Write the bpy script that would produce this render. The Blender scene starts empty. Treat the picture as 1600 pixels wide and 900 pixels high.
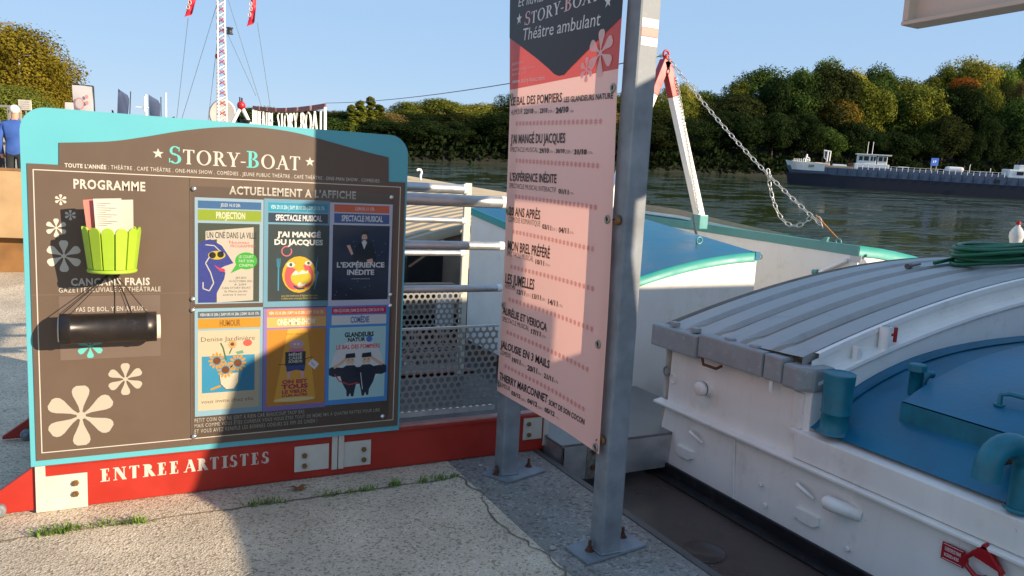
import bpy, bmesh, math, random
from mathutils import Vector, Matrix, Quaternion
random.seed(7)
S = bpy.context.scene
COL = S.collection
R = math.radians

# ------------------------------------------------------------------ camera
# world: X across the quay towards the river, Y along the quay away from the camera, z = 0 the quay beside the sign posts
YAW, PITCH, ROLL, FPX, EYE = R(27.0), R(7.66), R(3.02), 1190.0, 1.6
CAM = Vector((-3.0655, -3.8139, EYE))
_f = Vector((math.sin(YAW) * math.cos(PITCH), math.cos(YAW) * math.cos(PITCH), -math.sin(PITCH)))
_r = Vector((math.cos(YAW), -math.sin(YAW), 0))
_u = _r.cross(_f)
CR = _r * math.cos(ROLL) + _u * math.sin(ROLL)
CU = -_r * math.sin(ROLL) + _u * math.cos(ROLL)
cam_data = bpy.data.cameras.new('camera')
cam_data.sensor_width = 36
cam_data.lens = FPX / 1600 * 36
cam_data.clip_start, cam_data.clip_end = 0.05, 3000
cam = bpy.data.objects.new('camera', cam_data)
COL.objects.link(cam)
m3 = Matrix((CR, CU, -_f)).transposed()
cam.matrix_world = Matrix.Translation(CAM) @ m3.to_4x4()
S.camera = cam

# ------------------------------------------------------------------ sky, sun, exposure
SUN_AZ, SUN_EL = R(141.8), R(18.5)
w = bpy.data.worlds.new('World'); S.world = w; w.use_nodes = True
nt = w.node_tree
sky = nt.nodes.new('ShaderNodeTexSky'); sky.sky_type = 'NISHITA'; sky.sun_disc = False
sky.sun_elevation, sky.sun_rotation = SUN_EL, SUN_AZ
sky.air_density, sky.dust_density, sky.ozone_density = 1.0, 0.35, 3.0
bg = nt.nodes['Background']; bg.inputs['Strength'].default_value = 0.15
gm = nt.nodes.new('ShaderNodeGamma'); gm.inputs[1].default_value = 0.33
hs = nt.nodes.new('ShaderNodeHueSaturation'); hs.inputs['Saturation'].default_value = 2.0
nt.links.new(sky.outputs[0], gm.inputs[0]); nt.links.new(gm.outputs[0], hs.inputs['Color']); mxs = nt.nodes.new('ShaderNodeMix'); mxs.data_type = 'RGBA'; mxs.inputs[0].default_value = 0.44; mxs.inputs[7].default_value = (1.35, 1.95, 3.05, 1)
nt.links.new(hs.outputs[0], mxs.inputs[6]); nt.links.new(mxs.outputs[2], bg.inputs[0])
sd = bpy.data.lights.new('sun', 'SUN'); sd.energy = 3.5; sd.angle = R(0.5); sd.color = (1, 0.83, 0.62)
sun = bpy.data.objects.new('sun', sd); COL.objects.link(sun)
SUN = Vector((math.sin(SUN_AZ) * math.cos(SUN_EL), math.cos(SUN_AZ) * math.cos(SUN_EL), math.sin(SUN_EL)))
sun.rotation_euler = SUN.to_track_quat('Z', 'Y').to_euler(); sun.location = (20, -20, 20)
S.view_settings.view_transform = 'Standard'; S.view_settings.look = 'None'
S.view_settings.exposure = 1.4; S.view_settings.gamma = 1

# the far world (river, far bank, far quay) lies level; the quay ramp around the camera falls away from it
TILT = R(3.24)
TM = Matrix.Translation(CAM) @ Matrix.Rotation(TILT, 4, _r) @ Matrix.Translation(-CAM)
TMI = TM.inverted()

def ray(px, py):
    return (_f + CR * ((px - 800) / FPX) + CU * ((450 - py) / FPX)).normalized()
def onX(px, py, X): d = ray(px, py); return CAM + d * ((X - CAM.x) / d.x)
def onY(px, py, Y): d = ray(px, py); return CAM + d * ((Y - CAM.y) / d.y)
def onZ(px, py, Z): d = ray(px, py); return CAM + d * ((Z - CAM.z) / d.z)
def far(px, py, z=None, dist=None):
    """point of the far world: on the level z, or at a horizontal distance"""
    d = TMI.to_3x3() @ ray(px, py)
    k = (z - CAM.z) / d.z if z is not None else dist / math.hypot(d.x, d.y)
    return CAM + d * k

# ------------------------------------------------------------------ materials
def lin(c): return c / 12.92 if c <= 0.04045 else ((c + 0.055) / 1.055) ** 2.4
def rgb(h):
    h = h.lstrip('#'); return tuple(lin(int(h[i:i + 2], 16) / 255) for i in (0, 2, 4))
MATS = {}
def N(t, kind, **kw):
    n = t.nodes.new(kind)
    for k, v in kw.items(): setattr(n, k, v)
    return n
def mat(name, col, rough=0.5, metal=0.0, var=0.12, scale=6.0, bump=0.0, bscale=60.0, stain=None, stain_amt=0.5, stain_scale=3.0, spec=0.5, coat=0.0, detail=6.0, streak=None, chips=None):
    if name in MATS: return MATS[name]
    m = bpy.data.materials.new(name); m.use_nodes = True
    t = m.node_tree; p = t.nodes['Principled BSDF']
    c = rgb(col) if isinstance(col, str) else col
    tc = N(t, 'ShaderNodeTexCoord')
    no = N(t, 'ShaderNodeTexNoise'); no.inputs['Scale'].default_value = scale; no.inputs['Detail'].default_value = detail
    t.links.new(tc.outputs['Object'], no.inputs['Vector'])
    mr = N(t, 'ShaderNodeMapRange'); mr.inputs[1].default_value = 0.3; mr.inputs[2].default_value = 0.7
    mr.inputs[3].default_value = 1 - var; mr.inputs[4].default_value = 1 + var
    t.links.new(no.outputs[0], mr.inputs[0])
    mx = N(t, 'ShaderNodeMix', data_type='RGBA', blend_type='MULTIPLY'); mx.inputs[0].default_value = 1
    mx.inputs[6].default_value = (*c, 1); t.links.new(mr.outputs[0], mx.inputs[7])
    out = mx.outputs[2]
    if stain:
        n2 = N(t, 'ShaderNodeTexNoise'); n2.inputs['Scale'].default_value = stain_scale; n2.inputs['Detail'].default_value = 9; n2.inputs['Roughness'].default_value = 0.7
        t.links.new(tc.outputs['Object'], n2.inputs['Vector'])
        r2 = N(t, 'ShaderNodeMapRange'); r2.inputs[1].default_value = 0.56; r2.inputs[2].default_value = 0.74; r2.inputs[4].default_value = stain_amt
        t.links.new(n2.outputs[0], r2.inputs[0])
        m2 = N(t, 'ShaderNodeMix', data_type='RGBA'); m2.inputs[7].default_value = (*rgb(stain), 1)
        t.links.new(r2.outputs[0], m2.inputs[0]); t.links.new(out, m2.inputs[6]); out = m2.outputs[2]
    for spec_, (sx, sz), lo, hi in ((streak, (14, .9), .52, .80), (chips, (26, 22), .70, .73)):
        if not spec_: continue
        mp = N(t, 'ShaderNodeMapping'); mp.inputs['Scale'].default_value = (sx, sx, sz); t.links.new(tc.outputs['Object'], mp.inputs[0])
        n4 = N(t, 'ShaderNodeTexNoise'); n4.inputs['Scale'].default_value = 1; n4.inputs['Detail'].default_value = 7; n4.inputs['Roughness'].default_value = .62; t.links.new(mp.outputs[0], n4.inputs[0])
        r4 = N(t, 'ShaderNodeMapRange'); r4.inputs[1].default_value = lo; r4.inputs[2].default_value = hi; r4.inputs[4].default_value = spec_[1]; t.links.new(n4.outputs[0], r4.inputs[0])
        m4 = N(t, 'ShaderNodeMix', data_type='RGBA'); m4.inputs[7].default_value = (*rgb(spec_[0]), 1); t.links.new(r4.outputs[0], m4.inputs[0]); t.links.new(out, m4.inputs[6]); out = m4.outputs[2]
    t.links.new(out, p.inputs['Base Color'])
    p.inputs['Roughness'].default_value = rough; p.inputs['Metallic'].default_value = metal
    p.inputs['Specular IOR Level'].default_value = spec; p.inputs['Coat Weight'].default_value = coat
    rr = N(t, 'ShaderNodeMapRange'); rr.inputs[1].default_value = 0.3; rr.inputs[2].default_value = 0.7
    rr.inputs[3].default_value = max(0.02, rough - 0.08); rr.inputs[4].default_value = min(1, rough + 0.1)
    t.links.new(no.outputs[0], rr.inputs[0]); t.links.new(rr.outputs[0], p.inputs['Roughness'])
    if bump:
        nb = N(t, 'ShaderNodeTexNoise'); nb.inputs['Scale'].default_value = bscale; nb.inputs['Detail'].default_value = 5
        t.links.new(tc.outputs['Object'], nb.inputs['Vector'])
        b = N(t, 'ShaderNodeBump'); b.inputs['Strength'].default_value = bump; b.inputs['Distance'].default_value = 0.01
        t.links.new(nb.outputs[0], b.inputs['Height']); t.links.new(b.outputs[0], p.inputs['Normal'])
    MATS[name] = m
    return m
def flat(col, rough=0.55, name=None):
    """ink or print colour"""
    name = name or 'ink_' + col.strip('#')
    if name in MATS: return MATS[name]
    m = bpy.data.materials.new(name); m.use_nodes = True
    p = m.node_tree.nodes['Principled BSDF']; p.inputs['Base Color'].default_value = (*rgb(col), 1); p.inputs['Roughness'].default_value = rough
    p.inputs['Specular IOR Level'].default_value = 0.3
    MATS[name] = m
    return m

# ------------------------------------------------------------------ mesh builder
class MB:
    def __init__(s): s.v = []; s.f = []; s.mi = []; s.sm = []; s.mats = []
    def m(s, mat):
        if mat not in s.mats: s.mats.append(mat)
        return s.mats.index(mat)
    def add(s, vs, fs, mat, smooth=False):
        b = len(s.v); s.v += [tuple(v) for v in vs]; k = s.m(mat)
        for f in fs: s.f.append(tuple(b + i for i in f)); s.mi.append(k); s.sm.append(smooth)
        return s
    def box(s, x0, x1, y0, y1, z0, z1, mat, bev=0.0, M=None):
        bm = bmesh.new(); bmesh.ops.create_cube(bm, size=1)
        for v in bm.verts: v.co = Vector(((x0 + x1) / 2 + v.co.x * (x1 - x0), (y0 + y1) / 2 + v.co.y * (y1 - y0), (z0 + z1) / 2 + v.co.z * (z1 - z0)))
        if bev: bmesh.ops.bevel(bm, geom=bm.edges[:], offset=bev, segments=2, affect='EDGES', profile=0.6)
        if M: bmesh.ops.transform(bm, matrix=M, verts=bm.verts)
        bm.verts.index_update()
        s.add([v.co for v in bm.verts], [[v.index for v in f.verts] for f in bm.faces], mat); bm.free(); return s
    def prism(s, pts, d, mat, bev=0.0):
        """polygon (3D points) pushed by the vector d"""
        d = Vector(d); a = [Vector(p) for p in pts]; n = len(a)
        nrm = Vector((0, 0, 0))
        for i in range(n): nrm += a[i].cross(a[(i + 1) % n])
        if nrm.dot(d) > 0: a.reverse()
        bm = bmesh.new(); A = [bm.verts.new(p) for p in a]; B = [bm.verts.new(p + d) for p in a]
        bm.faces.new(A); bm.faces.new(B[::-1])
        for i in range(n): bm.faces.new((A[i], B[i], B[(i + 1) % n], A[(i + 1) % n])[::-1] if False else (A[(i + 1) % n], A[i], B[i], B[(i + 1) % n]))
        if bev: bmesh.ops.bevel(bm, geom=bm.edges[:], offset=bev, segments=2, affect='EDGES', profile=0.6)
        bmesh.ops.recalc_face_normals(bm, faces=bm.faces[:])
        bm.verts.index_update()
        s.add([v.co for v in bm.verts], [[v.index for v in f.verts] for f in bm.faces], mat); bm.free(); return s
    def tube(s, pts, r, mat, n=12, cap=True, closed=False):
        P = [Vector(p) for p in pts]; k = len(P); rs = r if isinstance(r, (list, tuple)) else [r] * k
        vs = []; up = None
        for i in range(k):
            if closed: t = P[(i + 1) % k] - P[i - 1]
            else: t = P[min(i + 1, k - 1)] - P[max(i - 1, 0)]
            t.normalize()
            if up is None:
                up = Vector((0, 0, 1)) if abs(t.z) < 0.9 else Vector((1, 0, 0))
            a = t.cross(up).normalized(); up = a.cross(t).normalized()
            for j in range(n):
                q = 2 * math.pi * j / n; vs.append(P[i] + (a * math.cos(q) + up * math.sin(q)) * rs[i])
        fs = []
        for i in range(k if closed else k - 1):
            i2 = (i + 1) % k
            for j in range(n): fs.append((i * n + j, i * n + (j + 1) % n, i2 * n + (j + 1) % n, i2 * n + j)[::-1])
        s.add(vs, fs, mat, True)
        if cap and not closed:
            s.add(vs[:n], [list(range(n))], mat); s.add(vs[-n:], [list(range(n))[::-1]], mat)
        return s
    def lathe(s, prof, mat, o=(0, 0, 0), axis=(0, 0, 1), n=24, a0=0, a1=360):
        o = Vector(o); q = Vector((0, 0, 1)).rotation_difference(Vector(axis).normalized())
        full = abs(a1 - a0) >= 360; c = n if full else n + 1
        vs = []
        for r, h in prof:
            for j in range(c):
                a = R(a0 + (a1 - a0) * j / n); vs.append(o + q @ Vector((r * math.cos(a), r * math.sin(a), h)))
        fs = []
        for i in range(len(prof) - 1):
            for j in range(n):
                j2 = (j + 1) % c; fs.append((i * c + j, i * c + j2, (i + 1) * c + j2, (i + 1) * c + j))
        return s.add(vs, fs, mat, True)
    def disc(s, o, axis, r, h, mat, n=16, bev=0.0):
        b = min(bev, h * 0.45) if bev else 0
        prof = [(0.0001, 0), (r, 0), (r, h - b), (r - b, h), (0.0001, h)] if b else [(0.0001, 0), (r, 0), (r, h), (0.0001, h)]
        o2 = len(s.sm); s.lathe(prof, mat, o, axis, n)
        for i in range(o2, len(s.sm)): s.sm[i] = False
        return s
    def grid(s, rows, mat, smooth=True):
        k = len(rows[0]); vs = [p for r in rows for p in r]
        return s.add(vs, [(i * k + j, i * k + j + 1, (i + 1) * k + j + 1, (i + 1) * k + j) for i in range(len(rows) - 1) for j in range(k - 1)], mat, smooth)
    def ball(s, o, r, mat, n=12, sc=(1, 1, 1)):
        k = n // 2
        vs = [(o[0] + r * sc[0] * math.sin(math.pi * i / k) * math.cos(2 * math.pi * j / n), o[1] + r * sc[1] * math.sin(math.pi * i / k) * math.sin(2 * math.pi * j / n), o[2] + r * sc[2] * math.cos(math.pi * i / k)) for i in range(k + 1) for j in range(n)]
        return s.add(vs, [(i * n + j, (i + 1) * n + j, (i + 1) * n + (j + 1) % n, i * n + (j + 1) % n) for i in range(k) for j in range(n)], mat, True)
    def build(s, name, parent=None, label=None, origin=None):
        me = bpy.data.meshes.new(name)
        o0 = Vector(origin) if origin is not None else None
        if parent is not None and o0 is None: o0 = Vector(parent.get('_o', (0, 0, 0)))
        if o0 is None: o0 = Vector((0, 0, 0))
        me.from_pydata([Vector(v) - o0 for v in s.v], [], s.f)
        for m_ in s.mats: me.materials.append(m_)
        me.polygons.foreach_set('material_index', s.mi); me.polygons.foreach_set('use_smooth', s.sm)
        me.validate(); me.update()
        o = bpy.data.objects.new(name, me); COL.objects.link(o)
        if parent is not None:
            o.parent = parent
            po = Vector(parent.get('_o', (0, 0, 0))); o.location = o0 - po
        else: o.location = o0
        o['_o'] = tuple(o0)
        if label: o['label'] = label
        return o
FAR = []
def thing(name, label, cat, loc, group=None, farworld=False):
    o = bpy.data.objects.new(name, None); COL.objects.link(o); o.location = loc; o['_o'] = tuple(loc)
    o.empty_display_size = 0.1
    o['label'] = label; o['category'] = cat
    if group: o['group'] = group
    if farworld: FAR.append(o)
    return o
def tag(o, label, cat, group=None, farworld=False):
    o['label'] = label; o['category'] = cat
    if group: o['group'] = group
    if farworld: FAR.append(o)
    return o
def struct(o, farworld=False, kind='structure'):
    o['kind'] = kind
    if farworld: FAR.append(o)
    return o

# ------------------------------------------------------------------ flat art: print and lettering on a plane
_tcache = {}
def text_mesh(body, bold=0.0, spacing=1.0):
    key = (body, bold, spacing)
    if key not in _tcache:
        cu = bpy.data.curves.new('lettering', 'FONT'); cu.body = body; cu.size = 1; cu.offset = bold; cu.resolution_u = 2; cu.space_character = spacing
        ob = bpy.data.objects.new('lettering', cu); COL.objects.link(ob)
        bpy.context.view_layer.update()
        me = bpy.data.meshes.new_from_object(ob.evaluated_get(bpy.context.evaluated_depsgraph_get()))
        vs = [(v.co.x, v.co.y) for v in me.vertices]; fs = [tuple(p.vertices) for p in me.polygons]
        bpy.data.objects.remove(ob); bpy.data.curves.remove(cu); bpy.data.meshes.remove(me)
        _tcache[key] = (vs, fs)
    return _tcache[key]
CAPH = 0.0
# serif capitals drawn by hand, cap height 1: lists of polygons, advance
def _ring(cx, cy, rx, ry, wx, wy, a0=0, a1=360, n=26):
    out = []
    for i in range(n):
        q = []
        for a, k in ((a0 + (a1 - a0) * i / n, 0), (a0 + (a1 - a0) * (i + 1) / n, 0), (a0 + (a1 - a0) * (i + 1) / n, 1), (a0 + (a1 - a0) * i / n, 1)):
            a = R(a); q.append((cx + (rx - wx * k) * math.cos(a), cy + (ry - wy * k) * math.sin(a)))
        out.append(q)
    return out
def _bar(x0, x1, y0, y1): return [[(x0, y0), (x1, y0), (x1, y1), (x0, y1)]]
def _dg(xa, ya, xb, yb, w): return [[(xa, ya), (xa + w, ya), (xb + w, yb), (xb, yb)]]
def serif(ch, W=0.13, h=0.05):
    if ch == 'S':
        return _ring(.3, .74, .24, .27, W * .8, h, 35, 265) + _ring(.31, .27, .27, .28, W, h, 85, -150) + _bar(.46, .51, .72, .95) + _bar(.03, .08, .05, .3) + [[(.16, .56), (.32, .46), (.44, .5), (.26, .62)]], .62
    if ch == 'T':
        return _bar(.31 - W / 2, .31 + W / 2, 0, 1) + _bar(0, .62, 1 - h, 1) + _bar(.18, .44, 0, h) + [[(0, 1), (0, .78), (.05, .78), (.09, .95)], [(.62, 1), (.53, .95), (.57, .78), (.62, .78)]], .68
    if ch == 'O': return _ring(.42, .5, .4, .52, W, h, 0, 360, 36), .88
    if ch == 'R':
        return _bar(.1, .1 + W, 0, 1) + _bar(0, .32, 0, h) + _bar(0, .3, 1 - h, 1) + _ring(.3, .745, .27, .255, W, h, 90, -90, 16) + _bar(.2, .3, .49, .54) + _dg(.54, 0, .26, .52, W * 1.1) + _bar(.56, .76, 0, h), .76
    if ch == 'Y':
        return _bar(.34 - W / 2, .34 + W / 2, 0, .48) + _bar(.2, .48, 0, h) + _dg(.34 - W / 2, .45, .06, 1, W) + _dg(.36, .45, .58, 1, h * 1.2) + _bar(-.03, .27, 1 - h, 1) + _bar(.47, .73, 1 - h, 1), .7
    if ch == 'B':
        return _bar(.1, .1 + W, 0, 1) + _bar(0, .3, 0, h) + _bar(0, .3, 1 - h, 1) + _ring(.28, .75, .25, .25, W, h, 90, -90, 16) + _ring(.3, .265, .3, .265, W, h, 90, -90, 16) + _bar(.2, .3, .49, .53), .66
    if ch == 'A':
        return _dg(.06, 0, .36, 1, h * 1.2) + _dg(.56, 0, .28, 1, W) + _bar(.18, .6, .32, .32 + h) + _bar(-.04, .2, 0, h) + _bar(.5, .78, 0, h), .76
    if ch == 'E':
        return _bar(.1, .1 + W, 0, 1) + _bar(0, .55, 0, h) + _bar(0, .52, 1 - h, 1) + _bar(.2, .4, .49, .49 + h) + _bar(.5, .55, 0, .28) + _bar(.47, .52, .74, 1) + _bar(.38, .42, .38, .64), .62
    if ch == 'N':
        return _bar(.1, .1 + h * 1.2, 0, 1) + _bar(.62, .62 + h * 1.2, 0, 1) + _dg(.56, 0, .06, 1, W * 1.1) + _bar(0, .24, 0, h) + _bar(.52, .78, 1 - h, 1) + _bar(-.02, .16, 1 - h, 1), .82
    if ch == 'I': return _bar(.12, .12 + W, 0, 1) + _bar(0, .24 + W, 0, h) + _bar(0, .24 + W, 1 - h, 1), .32 + W * .4
    if ch == '-': return _bar(.02, .3, .32, .4), .32
    return [], .3
class Art:
    """prints on the plane o + a*ex + z*ez; each layer sits 0.25 mm above the one before"""
    def __init__(s, fn, nrm): s.fn = fn; s.n = Vector(nrm); s.mb = MB(); s.l = 1
    def poly(s, pts, mat, layer=None):
        l = s.l if layer is None else layer
        P = [s.fn(*p) + s.n * (l * 0.00025) for p in pts]
        nn = Vector((0, 0, 0))
        for i in range(len(P)): nn += (P[i] - P[0]).cross(P[(i + 1) % len(P)] - P[0])
        if nn.dot(s.n) < 0: P.reverse()
        s.mb.add(P, [list(range(len(P)))], mat)
    def rect(s, a0, z0, a1, z1, mat, layer=None): s.poly([(a0, z0), (a1, z0), (a1, z1), (a0, z1)], mat, layer)
    def ell(s, a, z, ra, rz, mat, layer=None, n=20, t0=0, t1=360, rot=0):
        c, k = math.cos(R(rot)), math.sin(R(rot)); pts = []
        for i in range(n + (0 if t1 - t0 >= 360 else 1)):
            q = R(t0 + (t1 - t0) * i / n); x, y = ra * math.cos(q), rz * math.sin(q); pts.append((a + x * c - y * k, z + x * k + y * c))
        s.poly(pts, mat, layer)
    def line(s, pts, wd, mat, layer=None):
        for (a, b), (c, d) in zip(pts[:-1], pts[1:]):
            L = math.hypot(c - a, d - b) or 1; nx, ny = -(d - b) / L * wd / 2, (c - a) / L * wd / 2
            s.poly([(a + nx, b + ny), (c + nx, d + ny), (c - nx, d - ny), (a - nx, b - ny)], mat, layer)
    def text(s, body, a0, z0, a1, z1, mat, bold=0.0, shear=0.0, layer=None, spacing=1.0, rise=0.0):
        global CAPH
        if not CAPH: CAPH = max(y for x, y in text_mesh('H')[0])
        vs, fs = text_mesh(body, bold, spacing)
        if not vs: return
        xs = [v[0] for v in vs]; x0, x1 = min(xs), max(xs); k = (a1 - a0) / (x1 - x0); h = (z1 - z0) / CAPH
        l = s.l if layer is None else layer
        P = [s.fn(a0 + (x - x0) * k + shear * y * h, z0 + y * h + rise * (x - x0) / (x1 - x0)) + s.n * (l * 0.00025) for x, y in vs]
        f0 = fs[0]; nn = (P[f0[1]] - P[f0[0]]).cross(P[f0[2]] - P[f0[0]])
        if nn.dot(s.n) < 0: fs = [f[::-1] for f in fs]
        s.mb.add(P, fs, mat)
    def serif(s, body, a0, z0, a1, z1, mats, W=0.13, h=0.05, big=(), layer=None, gap=0.06, shear=0.0, stencil=False):
        adv = 0; gl = []
        for i, ch in enumerate(body):
            p, ad = serif(ch, W, h); k = 1.18 if i in big else 1.0
            gl.append((p, adv, k, i)); adv += (ad + gap) * k
        q = (a1 - a0) / (adv - gap); h_ = (z1 - z0); l = s.l if layer is None else layer
        for p, x, k, i in gl:
            m_ = mats if not isinstance(mats, dict) else mats.get(i, mats[None])
            for j, pl in enumerate(p):
                s.poly([(a0 + (x + u * k) * q + shear * v * h_, z0 + v * k * h_) for u, v in pl], m_, l + (j % 5) * 0.3)
    def flower(s, a, z, r, mat, layer=None, rot=90):
        for k in range(6):
            t = R(rot + 60 * k); pts = []
            for u, wd in ((.08, .025), (.3, .07), (.5, .15), (.66, .22), (.8, .245), (.9, .21), (.97, .12)): pts.append((u, wd))
            pts = pts + [(u, -wd) for u, wd in reversed(pts)]
            s.poly([(a + r * (u * math.cos(t) - v * math.sin(t)), z + r * (u * math.sin(t) + v * math.cos(t))) for u, v in pts], mat, layer)
        s.ell(a, z, r * .13, r * .13, mat, (s.l if layer is None else layer) + .4, 10)
    def build(s, name, parent, label=None): return s.mb.build(name, parent, label)

# ------------------------------------------------------------------ special materials
def speckle(name, base, dark, light, scale, rough=0.9, bump=0.6, cracks=False):
    m = bpy.data.materials.new(name); m.use_nodes = True; t = m.node_tree; p = t.nodes['Principled BSDF']
    tc = N(t, 'ShaderNodeTexCoord'); geo = tc.outputs['Object']
    v = N(t, 'ShaderNodeTexVoronoi'); v.inputs['Scale'].default_value = scale; t.links.new(geo, v.inputs['Vector'])
    sp = N(t, 'ShaderNodeSeparateColor'); t.links.new(v.outputs['Color'], sp.inputs[0])
    cr = N(t, 'ShaderNodeValToRGB'); e = cr.color_ramp.elements
    e[0].position = 0.0; e[0].color = (*rgb(dark), 1); e[1].position = 1.0; e[1].color = (*rgb(light), 1)
    for pos, c in ((0.12, dark), (0.2, base), (0.8, base), (0.93, light)):
        q = e.new(pos); q.color = (*rgb(c), 1)
    t.links.new(sp.outputs[0], cr.inputs[0])
    n1 = N(t, 'ShaderNodeTexNoise'); n1.inputs['Scale'].default_value = 2.2; n1.inputs['Detail'].default_value = 8; t.links.new(geo, n1.inputs['Vector'])
    mr = N(t, 'ShaderNodeMapRange'); mr.inputs[1].default_value = .3; mr.inputs[2].default_value = .7; mr.inputs[3].default_value = .78; mr.inputs[4].default_value = 1.15
    t.links.new(n1.outputs[0], mr.inputs[0])
    n3 = N(t, 'ShaderNodeTexNoise'); n3.inputs['Scale'].default_value = scale * 1.6; n3.inputs['Detail'].default_value = 3; t.links.new(geo, n3.inputs['Vector'])
    m3_ = N(t, 'ShaderNodeMapRange'); m3_.inputs[1].default_value = .3; m3_.inputs[2].default_value = .7; m3_.inputs[3].default_value = .72; m3_.inputs[4].default_value = 1.2
    t.links.new(n3.outputs[0], m3_.inputs[0])
    mul = N(t, 'ShaderNodeMath', operation='MULTIPLY'); t.links.new(mr.outputs[0], mul.inputs[0]); t.links.new(m3_.outputs[0], mul.inputs[1])
    mx = N(t, 'ShaderNodeMix', data_type='RGBA', blend_type='MULTIPLY'); mx.inputs[0].default_value = 1
    t.links.new(cr.outputs[0], mx.inputs[6]); t.links.new(mul.outputs[0], mx.inputs[7])
    t.links.new(mx.outputs[2], p.inputs['Base Color']); p.inputs['Roughness'].default_value = rough; p.inputs['Specular IOR Level'].default_value = 0.25
    b = N(t, 'ShaderNodeBump'); b.inputs['Strength'].default_value = bump; b.inputs['Distance'].default_value = 0.006
    ad = N(t, 'ShaderNodeMath', operation='ADD'); t.links.new(v.outputs['Distance'], ad.inputs[0]); t.links.new(n3.outputs[0], ad.inputs[1])
    t.links.new(ad.outputs[0], b.inputs['Height']); t.links.new(b.outputs[0], p.inputs['Normal'])
    return m
CONC = speckle('washed concrete', '#c8b8a0', '#9d8d77', '#d6c8b3', 100, bump=0.6)
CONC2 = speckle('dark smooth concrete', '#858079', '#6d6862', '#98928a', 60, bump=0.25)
STEEL = mat('galvanised steel', '#7e8286', rough=0.62, metal=0.15, spec=.25, var=0.25, scale=9, stain='#8f918d', stain_amt=0.6, stain_scale=30, streak=('#85878a', .5), bump=0.08, bscale=40)
ALU = mat('aluminium', '#b8b8b6', rough=0.42, metal=0.7, var=0.1, scale=14, stain='#8c8984', stain_amt=.4, stain_scale=9)
ZINC = mat('cream zinc paint', '#bdb8aa', rough=0.55, var=0.06, scale=12, stain='#b5b09f', stain_amt=.35, stain_scale=7)
RUST = mat('rust', '#5a3420', rough=0.85, var=0.35, scale=60, bump=0.4, bscale=150)
BRASS = mat('rusty brass', '#7b5a34', rough=0.55, metal=0.5, var=0.3, scale=50)
CREAM = mat('cream boat paint', '#e6e2da', rough=0.38, var=0.045, scale=3.5, stain='#b3a692', stain_amt=0.4, stain_scale=4.5, bump=0.10, bscale=9, streak=('#a8937a', .14), chips=('#6b4a33', .75))
WHITE = mat('white paint', '#ebe8e2', rough=0.4, var=0.04, scale=5, stain='#a8a094', stain_amt=0.3, stain_scale=8, chips=('#7a6450', .6), bump=.08, bscale=14)
BLUE = mat('blue deck paint', '#06607f', rough=0.36, chips=('#3d5a62', .5), var=0.2, scale=4, stain='#0d7088', stain_amt=0.5, stain_scale=2.5, bump=0.15, bscale=30)
BLUED = mat('blue fitting paint', '#0f6b7d', rough=0.42, chips=('#5a5040', .7), streak=('#0a4a58', .5), var=0.18, scale=12, stain='#0f5a68', stain_amt=0.6, stain_scale=9)
TEAL = mat('teal trim paint', '#218a80', rough=0.5, var=0.05, scale=6)
TEALD = mat('grey green rail paint', '#4f8f8c', rough=0.4, var=0.08, scale=6)
HATCH = mat('grey hatch paint', '#a0a09d', rough=0.46, metal=.25, var=0.1, scale=7, stain='#6d7275', stain_amt=.5, stain_scale=5)
HATCHG = mat('brown hatch groove', '#7d7160', rough=0.45, metal=.1, var=0.2, scale=7, stain='#94825f', stain_amt=.6, stain_scale=6)  # grooves browner than the ribs between them
HATCHE = mat('hatch edge paint', '#8f9495', rough=0.6, var=0.1, scale=9, stain='#bcc2c4', stain_amt=.5, stain_scale=24, chips=('#5b4a3c', .7), bump=.15, bscale=30)
TAN = mat('weathered tan hatch', '#a29379', rough=0.6, var=0.15, scale=2, stain='#83735c', stain_amt=.5, stain_scale=2)
TAND = mat('brown hatch end', '#8a7a68', rough=0.7, var=0.2, scale=4)
DKBROWN = mat('dark brown side deck paint', '#3d322d', rough=0.32, var=0.2, scale=5, stain='#241e1c', stain_amt=.6, stain_scale=3, bump=.08, bscale=30)
BLACK = mat('black bitumen paint', '#17171a', rough=0.5, var=0.3, scale=8, stain='#56504a', stain_amt=.5, stain_scale=14)
RED = mat('red gangway paint', '#a02619', rough=0.42, chips=('#5d2a20', .6), var=0.1, scale=5, stain='#8a2015', stain_amt=.5, stain_scale=6, bump=.05, bscale=40)
REDLIP = mat('worn red lip', '#a8766c', rough=0.6, var=0.2, scale=14)
MASTRED = mat('red mast paint', '#a5161f', rough=0.4, var=0.06)
CHAIN = mat('zinc chain', '#bcbcb8', rough=0.4, metal=0.55, var=0.15, scale=30)
GREENHOSE = mat('green hose rubber', '#10603f', rough=0.42, var=0.2, scale=20)
TURQ = mat('turquoise board paint', '#56a2ac', rough=0.5, var=0.025, scale=4, spec=0.3)
BROWN = mat('brown print film', '#5b4b3e', rough=0.48, var=0.03, scale=5, spec=0.35)
BROWN2 = mat('brown print film header', '#58493d', rough=0.48, var=0.03, scale=5, spec=0.35)
WOOD = mat('pale crate wood', '#b3936a', rough=0.7, var=0.14, scale=3, stain='#9a6c3b', stain_amt=.5, stain_scale=5)
DARK = mat('dark hollow', '#14110f', rough=0.9)

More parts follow.
